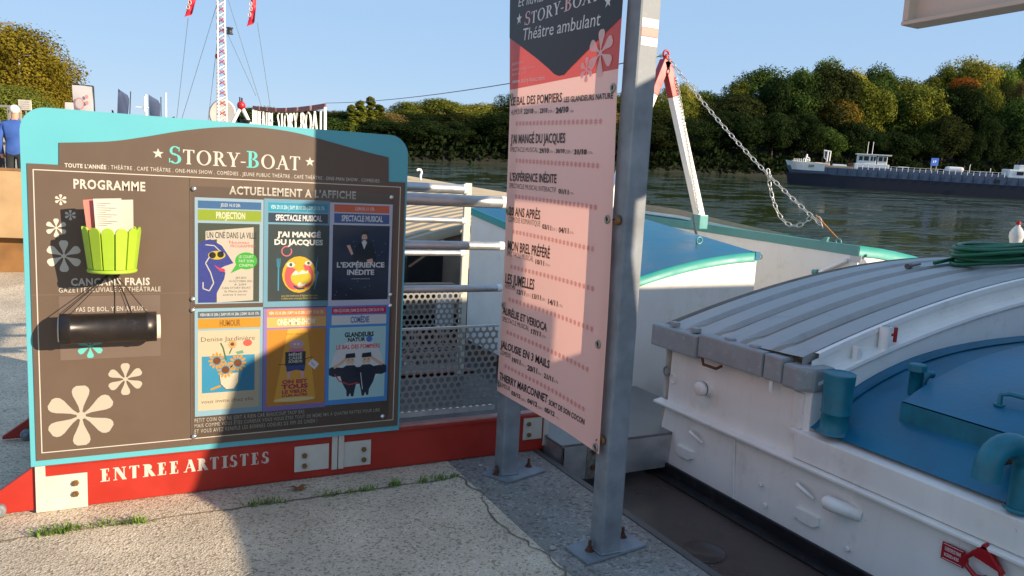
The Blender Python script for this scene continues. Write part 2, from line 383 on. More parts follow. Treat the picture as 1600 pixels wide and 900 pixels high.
def holes(name, pitch, rad):
    m = bpy.data.materials.new(name); m.use_nodes = True; t = m.node_tree; p = t.nodes['Principled BSDF']
    p.inputs['Base Color'].default_value = (*rgb('#a8a6a2'), 1); p.inputs['Metallic'].default_value = .6; p.inputs['Roughness'].default_value = .42
    p.inputs['Base Color'].default_value = (*rgb('#918f8b'), 1)
    tc = N(t, 'ShaderNodeTexCoord'); s = N(t, 'ShaderNodeSeparateXYZ'); t.links.new(tc.outputs['Object'], s.inputs[0])
    def M(op, a, b=None, c=None):
        n = N(t, 'ShaderNodeMath', operation=op)
        for i, q in enumerate((a, b, c)):
            if q is None: continue
            if isinstance(q, (int, float)): n.inputs[i].default_value = q
            else: t.links.new(q, n.inputs[i])
        return n.outputs[0]
    h = pitch * math.sqrt(3)
    def cell(off):
        a = M('SUBTRACT', M('FLOORED_MODULO', M('ADD', s.outputs[0], 100 * pitch + off * pitch / 2), pitch), pitch / 2)
        b = M('SUBTRACT', M('FLOORED_MODULO', M('ADD', s.outputs[2], 100 * h + off * h / 2), h), h / 2)
        return M('SQRT', M('ADD', M('MULTIPLY', a, a), M('MULTIPLY', b, b)))
    k = M('LESS_THAN', M('MINIMUM', cell(0), cell(1)), rad)
    tr = N(t, 'ShaderNodeBsdfTransparent'); mx = N(t, 'ShaderNodeMixShader')
    t.links.new(k, mx.inputs[0]); t.links.new(p.outputs[0], mx.inputs[1]); t.links.new(tr.outputs[0], mx.inputs[2])
    t.links.new(mx.outputs[0], t.nodes['Material Output'].inputs[0])
    return m
PERF = holes('perforated aluminium', 0.042, 0.0145)
def tread(name, col):
    m = mat(name, col, rough=.45, metal=.6, var=.15, scale=20); t = m.node_tree; p = t.nodes['Principled BSDF']
    tc = N(t, 'ShaderNodeTexCoord')
    a = N(t, 'ShaderNodeTexBrick'); a.inputs['Scale'].default_value = 22; a.inputs['Mortar Size'].default_value = .012; a.inputs['Mortar Smooth'].default_value = .3
    mp = N(t, 'ShaderNodeMapping'); mp.inputs['Rotation'].default_value = (0, 0, R(45)); t.links.new(tc.outputs['Object'], mp.inputs[0]); t.links.new(mp.outputs[0], a.inputs[0])
    b = N(t, 'ShaderNodeBump'); b.inputs['Distance'].default_value = .004; b.inputs['Strength'].default_value = 1.0
    t.links.new(a.outputs['Fac'], b.inputs['Height']); t.links.new(b.outputs[0], p.inputs['Normal'])
    return m
TREAD = tread('tread plate', '#85837f')
TREADSHADE = tread('shade-darkened tread deck', '#3d3c3b')  # dimness behind the perforated sides put into the deck colour

def water():
    m = bpy.data.materials.new('river water'); m.use_nodes = True; t = m.node_tree; p = t.nodes['Principled BSDF']
    p.inputs['Base Color'].default_value = (0.032, 0.044, 0.013, 1); p.inputs['Roughness'].default_value = .03; p.inputs['IOR'].default_value = 1.33
    tc = N(t, 'ShaderNodeTexCoord'); mp = N(t, 'ShaderNodeMapping'); mp.inputs['Rotation'].default_value = (0, 0, R(-27)); mp.inputs['Scale'].default_value = (.6, 1.2, 1)
    t.links.new(tc.outputs['Object'], mp.inputs[0])
    n1 = N(t, 'ShaderNodeTexNoise'); n1.inputs['Scale'].default_value = 1.5; n1.inputs['Detail'].default_value = 6; n1.inputs['Roughness'].default_value = .62; n1.inputs['Distortion'].default_value = .4
    n2 = N(t, 'ShaderNodeTexNoise'); n2.inputs['Scale'].default_value = .35; n2.inputs['Detail'].default_value = 3
    t.links.new(mp.outputs[0], n1.inputs[0]); t.links.new(mp.outputs[0], n2.inputs[0])
    ad = N(t, 'ShaderNodeMath', operation='MULTIPLY_ADD'); ad.inputs[1].default_value = 1.6; t.links.new(n2.outputs[0], ad.inputs[0]); t.links.new(n1.outputs[0], ad.inputs[2])
    pk = N(t, 'ShaderNodeMapRange', interpolation_type='SMOOTHSTEP'); pk.inputs[1].default_value = 1.28; pk.inputs[2].default_value = 1.72; t.links.new(ad.outputs[0], pk.inputs[0])
    b = N(t, 'ShaderNodeBump'); b.inputs['Strength'].default_value = .8; b.inputs['Distance'].default_value = .16
    a2 = N(t, 'ShaderNodeMath', operation='MULTIPLY_ADD'); a2.inputs[1].default_value = .12; t.links.new(n1.outputs[0], a2.inputs[0]); t.links.new(pk.outputs[0], a2.inputs[2])
    t.links.new(a2.outputs[0], b.inputs['Height']); t.links.new(b.outputs[0], p.inputs['Normal'])
    return m
WATER = water()
def leafmat():
    m = bpy.data.materials.new('foliage'); m.use_nodes = True; t = m.node_tree
    t.nodes.remove(t.nodes['Principled BSDF'])
    oi = N(t, 'ShaderNodeObjectInfo'); tc = N(t, 'ShaderNodeTexCoord')
    no = N(t, 'ShaderNodeTexNoise'); no.inputs['Scale'].default_value = .55; no.inputs['Detail'].default_value = 4; t.links.new(tc.outputs['Object'], no.inputs[0])
    mr = N(t, 'ShaderNodeMapRange'); mr.inputs[1].default_value = .3; mr.inputs[2].default_value = .7; mr.inputs[3].default_value = .6; mr.inputs[4].default_value = 1.45
    t.links.new(no.outputs[0], mr.inputs[0])
    mx = N(t, 'ShaderNodeMix', data_type='RGBA', blend_type='MULTIPLY'); mx.inputs[0].default_value = 1
    t.links.new(oi.outputs['Color'], mx.inputs[6]); t.links.new(mr.outputs[0], mx.inputs[7])
    d = N(t, 'ShaderNodeBsdfDiffuse'); tr = N(t, 'ShaderNodeBsdfTranslucent'); ms = N(t, 'ShaderNodeMixShader'); ms.inputs[0].default_value = .3
    t.links.new(mx.outputs[2], d.inputs[0]); t.links.new(mx.outputs[2], tr.inputs[0]); t.links.new(d.outputs[0], ms.inputs[1]); t.links.new(tr.outputs[0], ms.inputs[2])
    t.links.new(ms.outputs[0], t.nodes['Material Output'].inputs[0])
    return m
LEAF = leafmat()
BARK = mat('bark', '#4a3d2e', rough=.9, var=.3, scale=3, bump=.5, bscale=10)
GRASS = mat('grass blades', '#5f7d22', rough=.6, var=.35, scale=14)

# ------------------------------------------------------------------ ground, quay, river, far bank
def depth(x, y): return (x - CAM.x) * math.sin(YAW) + (y - CAM.y) * math.cos(YAW)
def gz(x, y):
    d = depth(x, y); k = min(1, max(0, (d - 6.5) / 7.0)); k = k * k * (3 - 2 * k)
    return max(0.0, d * math.tan(TILT) * k)
XS = [-120, -70, -40, -25, -16, -11, -8, -6.5, -5.2, -4.4, -3.7, -3, -2.4, -1.9, -1.43]
YS = [-14, -8, -4, -1, 1, 3, 4, 5, 6, 7, 8, 9, 10, 11, 12, 14, 17, 22, 30, 45, 70, 110, 200, 420]
def sheet(xs, name, m, dz=0.0):
    mb = MB(); mb.grid([[Vector((x, y, gz(x, y) + dz)) for x in xs] for y in YS], m); o = mb.build(name); return struct(o)
sheet(XS, 'quay', CONC)
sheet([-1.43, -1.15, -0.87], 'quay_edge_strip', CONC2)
mb = MB(); mb.box(-0.87, -0.83, -14, 14, -3.2, 0.006, mat('rusty quay steel', '#4b4642', rough=.6, var=.25, scale=8, stain='#5a4030', stain_amt=.6))
mb.box(-0.82, -0.80, -14, 14, -3.2, -0.03, BLACK); struct(mb.build('quay_wall'))
# the joint between the slabs
mb = MB(); rnd = random.Random(3)
pts = [(-3.9 + i * .06, -0.165 + .004 * i / 10 + rnd.uniform(-.006, .006)) for i in range(41)]
JO = mat('joint dirt', '#6a604f', rough=.95, var=.3, scale=30)
mb.grid([[Vector((x, y + k * rnd.uniform(.002, .006), .004)) for k in (-1, 1)] for x, y in pts], JO)
pts = [(-1.47 + .03 * math.sin(i * .37) + rnd.uniform(-.02, .02), -.1 - i * .05) for i in range(60)]
mb.grid([[Vector((x + k * rnd.uniform(.001, .006), y, .005)) for k in (1, -1)] for x, y in pts], JO)
struct(mb.build('slab_joint'))
mb = MB(); mb.grid([[Vector((x, y, -1.62)) for x in (-0.8, 40, 130, 300, 700)] for y in (-120, -20, 10, 60, 150, 400, 900)], WATER)
struct(mb.build('river'), True)
BANK = mat('far bank earth', '#191a10', rough=.95, var=.4, scale=.3)
B0, B1 = far(400, 239, z=-1.6), far(1600, 293, z=-1.6)
bd = (B1 - B0); bd.z = 0; bl = bd.length; bd.normalize(); bn = Vector((-bd.y, bd.x, 0))
if bn.dot(Vector((math.sin(YAW), math.cos(YAW), 0))) < 0: bn = -bn
def bank(s, back=0.0, z=0.0): p = B0 + bd * s + bn * back; return Vector((p.x, p.y, z))
mb = MB(); rows = []
for s_ in [-160, -80] + [i * 6 for i in range(0, 40)] + [280, 340]:
    rise = min(1, max(0, s_ / 70.0))
    rows.append([bank(s_, 0 + rnd.uniform(-.4, .4), -1.7), bank(s_, 2, -0.6 + rnd.uniform(-.2, .3)), bank(s_, 9, .4 + rise), bank(s_, 22, 1 + 3 * rise), bank(s_, 45, 1.5 + 6 * rise), bank(s_, 120, 2 + 7 * rise)])
mb.grid(rows, BANK); struct(mb.build('far_bank'), True)

# ------------------------------------------------------------------ trees
def crown_mesh(name, rnd, W, H, clumps, per, leaf, kind='round'):
    mb = MB(); cs = []
    for i in range(clumps):
        if kind == 'round':
            a, u = rnd.uniform(0, 2 * math.pi), rnd.uniform(-.75, 1); q = math.sqrt(max(0, 1 - u * u)) * rnd.uniform(.55, .85)
            cs.append((Vector((W * .5 * q * math.cos(a), W * .5 * q * math.sin(a), H * .5 * (1 + u * .82))), rnd.uniform(.14, .25) * W))
        else:
            u = rnd.random(); q = W * .5 * (.9 - .75 * u) * rnd.uniform(0, .7); a = rnd.uniform(0, 6.3)
            cs.append((Vector((q * math.cos(a), q * math.sin(a), H * (.06 + .9 * u))), W * .5 * (.5 - .3 * u)))
    vs, fs = [], []
    for c, r in cs:
        for j in range(per):
            d = Vector((rnd.gauss(0, 1), rnd.gauss(0, 1), rnd.gauss(0, 1))).normalized()
            p = c + Vector((d.x, d.y, d.z * (.8 if kind == 'round' else 1.5))) * r * rnd.uniform(.6, 1.08)
            n = (d + Vector((rnd.gauss(0, .5), rnd.gauss(0, .5), rnd.gauss(0, .5) + .3))).normalized()
            t = n.orthogonal().normalized(); b = n.cross(t); s = leaf * rnd.uniform(.6, 1.35); ang = rnd.uniform(0, 6.3)
            t, b = t * math.cos(ang) + b * math.sin(ang), b * math.cos(ang) - t * math.sin(ang)
            k = len(vs); vs += [p + t * s, p + b * s * .6, p - t * s, p - b * s * .6]; fs.append((k, k + 1, k + 2, k + 3))
    me = bpy.data.meshes.new(name); me.from_pydata(vs, [], fs); me.materials.append(LEAF); me.update()
    return me
def trunk_mesh(H, r, rnd, W):
    mb = MB(); mb.tube([(0, 0, -.8), (0.05, 0, H * .3), (-.05, .05, H * .8)], [r, r * .75, r * .25], BARK, 8)
    for k in range(6):
        a = rnd.uniform(0, 6.3); z = H * rnd.uniform(.3, .6)
        mb.tube([(0, 0, z), (W * .16 * math.cos(a), W * .16 * math.sin(a), z + H * .14), (W * .34 * math.cos(a), W * .34 * math.sin(a), z + H * .24)], [r * .45, r * .3, r * .1], BARK, 6)
    o = mb.build('trunk'); me = o.data; bpy.data.objects.remove(o); return me
rt_ = random.Random(11)
PROTO = []
for i in range(5):
    PROTO.append((crown_mesh('crown', rt_, 9 + i % 3, 9 + (i * 2) % 3, 50, 330, .19), trunk_mesh(7, .28, rt_, 9)))
POPLAR = [(crown_mesh('crown', rt_, 3.6, 15, 40, 130, .3, 'tall'), trunk_mesh(12, .25, rt_, 2)) for i in range(2)]
def tree(loc, proto, w_, h_, tint, label, group=None, rot=None, name='broadleaf_tree', base=.16, W0=10, H0=10):
    t = thing(name, label, 'tree', loc, group, True)
    c = bpy.data.objects.new('crown', proto[0]); COL.objects.link(c); c.parent = t
    c.location = (0, 0, h_ * base); c.scale = (w_ / W0, w_ / W0, h_ * (1 - base) / H0); c.rotation_euler.z = rt_.uniform(0, 6.3)
    v = rt_.uniform(.85, 1.18); q = rgb(tint); c.color = (q[0] * v, q[1] * v, q[2] * v, 1)
    k = bpy.data.objects.new('trunk', proto[1]); COL.objects.link(k); k.parent = t; k.scale = (w_ / 10,) * 2 + (h_ / 10,)
    return t
GREEN, OLIVE, YEL, BRN, ORG, LIME, GOLD = '#455628', '#646829', '#868033', '#74643a', '#8a4e22', '#61702f', '#8a6f2c'
SHADEGRN, SHADEOLV = '#27331b', '#30361c'  # front trees: shade low in the wood put into the leaf tint
KIND = {GREEN: 'dark green broadleaf tree in the wood on the far bank', OLIVE: 'olive green broadleaf tree in the wood on the far bank', YEL: 'yellowing broadleaf tree in the wood on the far bank', BRN: 'brownish thinning tree in the wood on the far bank', SHADEGRN: 'low green tree along the front of the far wood, tinted very dark for shade', SHADEOLV: 'low olive tree along the front of the far wood, tinted dark for shade', LIME: 'fresh green broadleaf tree in the wood on the far bank'}
# skyline of the wood: photograph column -> height of the tops
SKY = [(440, 196), (500, 196), (530, 202), (590, 196), (612, 178), (640, 163), (680, 152), (715, 157), (760, 152), (800, 140), (900, 140), (1000, 142), (1060, 140), (1090, 133), (1140, 128), (1200, 110), (1260, 106), (1300, 103), (1340, 110), (1400, 112), (1450, 106), (1500, 102), (1550, 94), (1640, 86), (1760, 80)]
def top(px):
    for (a, b), (c, d) in zip(SKY[:-1], SKY[1:]):
        if a <= px <= c: return b + (d - b) * (px - a) / (c - a)
    return SKY[0][1] if px < 500 else SKY[-1][1]
def bank_at(px, back):
    """where the sight line of a column crosses the line `back` metres behind the bank's edge"""
    d = TMI.to_3x3() @ ray(px, 270); d.z = 0; d.normalize(); o = Vector((CAM.x, CAM.y, 0)); e = Vector((B0.x, B0.y, 0)) + bn * back
    k = (e - o).dot(bn) / d.dot(bn); return o + d * k
def height_at(px, py, p):
    q = far(px, py, dist=math.hypot(p.x - CAM.x, p.y - CAM.y)); return q.z
def groundz(p):
    b = (Vector((p.x, p.y, 0)) - Vector((B0.x, B0.y, 0))).dot(bn); s_ = (Vector((p.x, p.y, 0)) - Vector((B0.x, B0.y, 0))).dot(bd); rise = min(1, max(0, s_ / 70))
    xs = [(0, -1.2), (2, -.6), (9, .4 + rise), (22, 1 + 3 * rise), (45, 1.5 + 6 * rise), (120, 2 + 7 * rise)]
    for (a, z0), (c, z1) in zip(xs[:-1], xs[1:]):
        if a <= b <= c: return z0 + (z1 - z0) * (b - a) / (c - a)
    return xs[0][1]
WG = 'broadleaf trees of the wood on the far bank'
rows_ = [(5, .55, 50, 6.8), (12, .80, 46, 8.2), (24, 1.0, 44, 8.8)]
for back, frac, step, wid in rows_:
    px = 415 + rt_.uniform(0, 20)
    while px < 1740:
        p = bank_at(px, back); g = groundz(p); ht = height_at(px, top(px) + rt_.uniform(-3, 9), p) - g
        h_ = max(3.5, ht * frac * rt_.uniform(.75, 1.2) if frac < 1 else ht)
        tint = rt_.choice([GREEN, OLIVE, OLIVE, YEL, BRN, LIME, OLIVE] if frac > .9 else [SHADEGRN, SHADEOLV, GREEN, OLIVE, SHADEOLV, BRN, OLIVE] if frac > .7 else [SHADEGRN, SHADEGRN, SHADEOLV, SHADEGRN, GREEN])
        w_ = wid * rt_.uniform(.75, 1.45)
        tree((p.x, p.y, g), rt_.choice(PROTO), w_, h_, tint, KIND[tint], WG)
        dd = math.hypot(p.x - CAM.x, p.y - CAM.y)
        px += FPX * w_ * .62 / dd
p = bank_at(1483, 18); g = groundz(p)
tree((p.x, p.y, g), PROTO[1], 6.5, height_at(1483, 128, p) - g, ORG, 'rust orange autumn tree standing out from the green wood on the far bank', base=.5)
p = bank_at(1297, 10); g = groundz(p)
tree((p.x, p.y, g), PROTO[2], 6, height_at(1297, 155, p) - g, GOLD, 'golden yellow tree at mid height of the wood above the moored barge', base=.35)
for i, (px, py) in enumerate(((548, 163), (562, 153), (577, 150), (591, 160))):
    p = bank_at(px, 2.5 + i * .8); g = groundz(p)
    tree((p.x, p.y, g), POPLAR[i % 2], 3.9, height_at(px, py, p) - g, OLIVE, 'tall narrow poplar in a clump at the low left end of the far wood', 'poplars of the far bank', name='poplar_tree', base=.04, W0=3.6, H0=15)
# the low shrubs on the water's edge: nobody could count them
vs, fs = [], []
ru = random.Random(5)
for i in range(15000):
    s_ = ru.uniform(-30, 200); b = abs(ru.gauss(0, 2.2)) + .3; c = bank(s_, b)
    z = groundz(c) + ru.uniform(-.7, 2.6) * (0.6 + .5 * math.sin(s_ * .45) ** 2)
    n = Vector((ru.gauss(0, 1), ru.gauss(0, 1), ru.gauss(0, 1) + .4)).normalized(); t = n.orthogonal().normalized() * ru.uniform(.2, .5); q = n.cross(t) * .7
    P = Vector((c.x, c.y, z)); k = len(vs); vs += [P + t, P + q, P - t, P - q]; fs.append((k, k + 1, k + 2, k + 3))
me = bpy.data.meshes.new('undergrowth'); me.from_pydata(vs, [], fs); me.materials.append(LEAF)
o = bpy.data.objects.new('undergrowth', me); COL.objects.link(o); o.color = (*rgb('#232d18'), 1); struct(o, True, 'stuff')
o['label'] = 'low dark shrubs along the waterline of the far bank'; o['category'] = 'undergrowth'

# ================================================================== the theatre barge at the quay
barge = thing('theatre_barge', 'white theatre barge with blue decks, teal trim and ribbed hatch covers moored along the quay', 'barge', (0, 0, 0))
def zc(X, Y):                                        # camber of the near hatch
    k = 1.27 - .47 * abs((2.8 - X) / 2.8) ** 1.9
    return k - .06 * min(1, max(0, (Y + 1.1) / 1.2))
def zd(X): return .43 + .41 * (1 - (abs(2.8 - X) / 2.8) ** 5)   # camber of the foredeck
# hull side along the quay, with the dark side deck below it
mb = MB()
mb.prism([(0.0, .0, -.16), (0.03, -.035, .25), (0.03, -.035, .655), (.06, -1.1, .72), (.06, -1.1, .27), (0.0, -9, .27), (0, -9, -.16)][:0] or [(0, .02, -.17), (.025, -.02, .255), (.025, -9, .255), (0, -9, -.17)], (.05, 0, 0), CREAM)
mb.build('hull_side', barge)
mb = MB(); mb.prism([(.028, -.03, .255), (.035, -.035, .66), (.035, -1.1, .66), (.028, -1.1, .255)], (.05, 0, 0), CREAM)
mb.grid([[Vector((x, .02, -.1)), Vector((x, .02, zc(x, .1) - .06))] for x in [.03 + .1 * i for i in range(56)]][::-1], CREAM)
mb.box(.02, .075, -1.115, -1.045, .43, .62, CREAM, .008)
mb.build('hatch_side', barge)
mb = MB(); mb.prism([(-.03, .04, .258), (-.03, .04, .272), (.03, .04, .285), (.03, .04, .258)], (0, -9, 0), CREAM, .003)
mb.box(-.006, .03, -9, -1.10, .284, .425, CREAM, .006)
mb.prism([(.0, -1.06, .425), (.09, -1.06, .44), (.09, -1.06, .40), (.0, -1.06, .40)], (0, -8, 0), CREAM, .003)
mb.build('rub_rail', barge)
mb = MB(); mb.box(-.72, -.004, -9, 2.2, -.30, -.175, DKBROWN, .01)
mb.lathe([(.0001, -.173), (.105, -.173), (.11, -.168), (.115, -.173)], DKBROWN, (-.5, -1.05, 0))
mb.build('side_deck', barge)
mb = MB(); mb.box(-.10, -.003, -9, 2.1, -.174, -.165, BLACK); mb.box(-.022, -.002, -9, .05, -.166, -.10, BLACK, .004); mb.build('kick_strip', barge)
mb = MB(); mb.box(-.7, 6.2, -9, 22, -2.4, -.31, BLACK); mb.build('hull', barge)
# weld lines, lugs and fittings on the hull side
mb = MB(); mb.tube([(.016, -.66, .25), (.008, -.69, .05), (-.001, -.72, -.13)], .006, CREAM, 6); mb.build('weld_seam', barge)
def lug(Y, z, L=.16):
    mb = MB(); mb.prism([(.0, Y + L / 2, z + .03), (.0, Y - L / 2, z + .03), (.0, Y - L / 2, z - .015), (.0, Y - L / 2 + .03, z - .035), (.0, Y + L / 2 - .03, z - .035), (.0, Y + L / 2, z - .015)], (.03, 0, 0), CREAM, .004)
    o = mb.build('lug_plate', barge); o.location.x -= .008; return o
def at_hull(px, py): return onX(px, py, .0)
for px, py in ((1069, 707), (1261, 809)):
    q = at_hull(px, py); lug(q.y, q.z, .15)
for px, py in ((1088, 680), (1258, 764)):
    q = at_hull(px, py); mb = MB(); mb.tube([(.0, q.y + .05, q.z + .01), (-.03, q.y + .02, q.z + .015), (-.03, q.y - .03, q.z), (.0, q.y - .05, q.z - .03)], .011, CREAM, 8); mb.build('hook_bracket', barge)
q = at_hull(1322, 795); mb = MB(); mb.tube([(.035, q.y - .06, q.z - .012), (-.005, q.y + .0, q.z - .003), (-.03, q.y + .05, q.z + .003), (-.037, q.y + .085, q.z + .006), (-.036, q.y + .094, q.z + .006)], [.034, .035, .036, .036, .027], CREAM, 18); mb.build('outlet_pipe', barge)
q = onX(1102, 607, .0); mb = MB(); mb.lathe([(.052, 0), (.052, .02), (.04, .022), (.036, .05), (.042, .052), (.042, .085), (.036, .09), (.0001, .09)], CREAM, (.035, q.y, q.z), (-1, 0.0, 0)); mb.lathe([(.043, .050), (.043, .056)], BLACK, (.035, q.y, q.z), (-1, 0, 0)); mb.build('porthole_cap', barge)
for px, py in ((1324, 858), (1243, 806), (1188, 757), (1195, 790)):
    q = at_hull(px, py); mb = MB(); mb.disc((.004, q.y, q.z), (-1, 0, 0), .013, .012, CREAM, 10, .003); mb.build('rivet', barge)
for px, py in ((1040, 580), (1050, 592)):
    q = onX(px, py, .02); mb = MB(); mb.tube([(.03 - .0, q.y + .03 * math.cos(R(a)), q.z + .03 * math.sin(R(a))) for a in range(0, 360, 30)], .006, STEEL if py < 590 else CREAM, 6, closed=True); mb.build('ring_eye', barge)
q = onX(1206, 602, -.01); mb = MB(); mb.tube([(-.015, q.y, q.z + .05), (-.015, q.y, q.z - .03)], .013, WHITE, 8); mb.disc((-.015, q.y, q.z + .03), (0, 0, 1), .018, .03, RUST, 8); mb.build('hatch_bolt', barge)
q = onX(1253, 606, 0); mb = MB(); mb.box(.0, .04, q.y - .02, q.y + .02, q.z - .012, q.z + .012, RUST, .004); mb.build('rusty_clip', barge)
q = onX(1113, 570, -.02); mb = MB(); mb.tube([(-.02, q.y + .09, q.z + .02), (-.035, q.y + .06, q.z - .01), (-.035, q.y - .05, q.z - .01), (-.02, q.y - .08, q.z + .012)], .009, RUST, 8); mb.build('hatch_handle', barge)

# red warning label and red tow hook on the hull side
art = Art(lambda a, z: Vector((-.003, -a, z)), (-1, 0, 0))
c0, c1 = at_hull(1472, 858), at_hull(1508, 866)
ya, yb, zz = -c0.y, -c1.y, c0.z
mb = MB(); mb.box(-.004, .002, -yb, -ya, zz - .038, zz + .036, flat('#a3232a', .4), .0); o = mb.build('warning_label', barge, 'small red label with white print')
art = Art(lambda a, z: Vector((-.0042, -a, z)), (-1, 0, 0))
W_ = flat('#e8e4de', .5)
art.rect(ya + .006, zz - .033, yb - .006, zz - .031, W_); art.rect(ya + .006, zz + .03, yb - .006, zz + .032, W_)
art.text('OUVERTURE DE VANNE', ya + .014, zz + .004, yb - .014, zz + .02, W_, .01); art.text('INCENDIE A BORD', ya + .014, zz - .02, yb - .02, zz - .006, W_, .01)
art.build('lettering', o) if False else art.mb.build('lettering', o)
q = at_hull(1545, 862); mb = MB(); y0, z0 = q.y, q.z
mb.prism([(-.03, y0 + .005, z0 + .04), (-.03, y0 + .06, z0 - .03), (-.03, y0 - .08, z0 - .055)], (.026, 0, 0), MASTRED, .004)
mb.tube([(-.017, y0 + .045, z0 - .02), (-.017, y0 + .075, z0 - .055), (-.017, y0 + .07, z0 - .09), (-.017, y0 + .03, z0 - .115), (-.017, y0 - .0, z0 - .11), (-.017, y0 - .015, z0 - .1)], .010, MASTRED, 8)
mb.tube([(-.017, y0 - .055, z0 - .03), (-.017, y0 - .08, z0 - .1), (-.017, y0 - .085, z0 - .16)], .009, MASTRED, 8)
mb.build('tow_hook', barge, 'red painted hook')

# ---- near hatch: ribbed grey cover between Y=.1 and Y=-1.1
YA, YB = .10, -1.08
xs = [.02 + .06 * i for i in range(94)]
prof = [(YA, -.02)]
nr, gw, rw, sl = 5, .095, .135, .02
y = YA - .06
prof.append((y, -.02)); seq = []
for k in range(nr):
    seq += [(y, 0.0), (y - rw, 0.0)]
    y -= rw
    if k < nr - 1: seq += [(y - sl, -.03), (y - sl - (gw - 2 * sl), -.03)]; y -= gw
k_ = (YA - YB) / (YA - y); seq = [(YA - (YA - a) * k_, h) for a, h in seq]
mb = MB()
for i in range(len(seq) - 1):
    (a, ha), (b, hb) = seq[i], seq[i + 1]
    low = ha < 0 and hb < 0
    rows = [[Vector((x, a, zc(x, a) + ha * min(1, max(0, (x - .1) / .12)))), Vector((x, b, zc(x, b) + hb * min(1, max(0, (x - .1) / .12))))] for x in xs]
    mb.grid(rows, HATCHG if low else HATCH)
mb.grid([[Vector((x, YA - .0, zc(x, YA))), Vector((x, YA, zc(x, YA) - .12))] for x in xs], HATCH)
mb.grid([[Vector((x, seq[-1][0], zc(x, YB) - .05)), Vector((x, seq[-1][0], zc(x, YB)))] for x in xs], HATCH)
hc = mb.build('hatch_cover', barge, 'ribbed grey hatch cover')
mb = MB()
for (y0, y1) in ((YA + .01, -.33), (-.345, -.86), (-.875, -1.0)):
    mb.box(-.035, .06, y1, y0, .625 + .02 * (y0 < 0), .765 + .02 * (y0 < 0), HATCHE, .012)
for y_ in (-.05, -.25, -.55, -.75): mb.box(-.0, .045, y_ - .028, y_ + .028, .772, .80, HATCHE, .006)
mb.build('edge_beam', hc)
mb = MB(); mb.prism([(-.035, -1.005, .635), (.17, -1.005, .635), (.17, -1.17, .635), (.03, -1.17, .635), (-.035, -1.11, .635)], (0, 0, .13), HATCHE, .02); mb.build('corner_cap', hc)
# curved coaming: strip, gutter, lip and wall
def sweep(name, profl, m, x0=.08, x1=5.6, par=barge, fz=lambda x: zc(x, -1.1)):
    n = 64; mb = MB(); X_ = [x0 + (x1 - x0) * i / n for i in range(n + 1)]
    for (y0, h0), (y1, h1) in zip(profl[:-1], profl[1:]):
        mb.grid([[Vector((x, y0, fz(x) + h0)), Vector((x, y1, fz(x) + h1))] for x in X_], m)
    return mb.build(name, par)
sweep('coaming_strip', [(-1.085, -.005), (-1.112, -.005), (-1.112, -.035)], WHITE, .1)
sweep('coaming_band', [(-1.106, -.03), (-1.106, -.118)], WHITE, .06)
sweep('coaming_ledge', [(-1.10, -.115), (-1.170, -.122), (-1.172, -.14), (-1.165, -.15)], WHITE, .05)
n = 64; mb = MB(); X_ = [.05 + 5.5 * i / n for i in range(n + 1)]
mb.grid([[Vector((x, -1.155, zc(x, -1.1) - .14)), Vector((x, -1.158, zd(x) - .08))] for x in X_], WHITE); mb.build('coaming_wall', barge)
mb = MB(); mb.box(.032, .06, -1.155, -1.09, .3, .70, WHITE, .006); mb.build('coaming_end', barge)
def onfn(px, py, fn, lo=1.0, hi=14.0):
    """first point of a sight line below the surface z = fn(X)"""
    d = ray(px, py); k = lo
    while k < hi:
        p = CAM + d * k
        if p.z < fn(p.x, p.y): return p
        k += .005
    return p
p = onfn(1350, 536, lambda x, y: zc(x, -1.1) - .118 if y > -1.18 else -9)
mb = MB(); mb.tube([(p.x, -1.14, p.z - .02), (p.x, -1.14, p.z + .115)], .03, WHITE, 16); mb.lathe([(.021, 0), (.021, .002)], BLACK, (p.x, -1.14, p.z + .1155)); v_ = mb.build('valve', barge)
mb = MB(); mb.tube([(p.x + .028, -1.14, p.z + .07), (p.x + .07, -1.15, p.z + .07)], .008, MASTRED, 8); mb.tube([(p.x + .07, -1.15, p.z + .03), (p.x + .07, -1.15, p.z + .11)], .010, MASTRED, 8); mb.build('red_handle', v_)
p = onfn(1312, 555, lambda x, y: zc(x, -1.1) - .118 if y > -1.18 else -9)
mb = MB(); mb.prism([(p.x - .022, -1.155, p.z - .02), (p.x + .022, -1.155, p.z - .02), (p.x + .022, -1.155, p.z + .06), (p.x - .022, -1.155, p.z + .075)], (0, .03, 0), WHITE, .005); mb.build('stop_lug', barge)

# ---- blue foredeck with its fittings
mb = MB(); X_ = [.04 + 5.9 * i / 40 for i in range(41)]
mb.grid([[Vector((x, yy, zd(x) - .005)) for yy in (-1.15, -1.6, -2, -3, -5, -9)][::-1] for x in X_], BLUE); mb.build('foredeck', barge)
Xg = [.12 + 5.6 * i / 60 for i in range(61)]
mb = MB(); mb.grid([[Vector((x, -1.160, zd(x) + .022)), Vector((x, -1.172, zd(x) + .018)), Vector((x, -1.185, zd(x) + .003)), Vector((x, -1.21, zd(x) + .003))] for x in Xg], BLUE); mb.build('deck_gutter', barge)
p = onfn(1300, 668, lambda x, y: zd(x) if y < -1.15 and x > 0 else -9)
def vent(px, py, h, r, name, band=None):
    p = onfn(px, py, lambda x, y: zd(x) if y < -1.15 and x > 0 else -9)
    return p
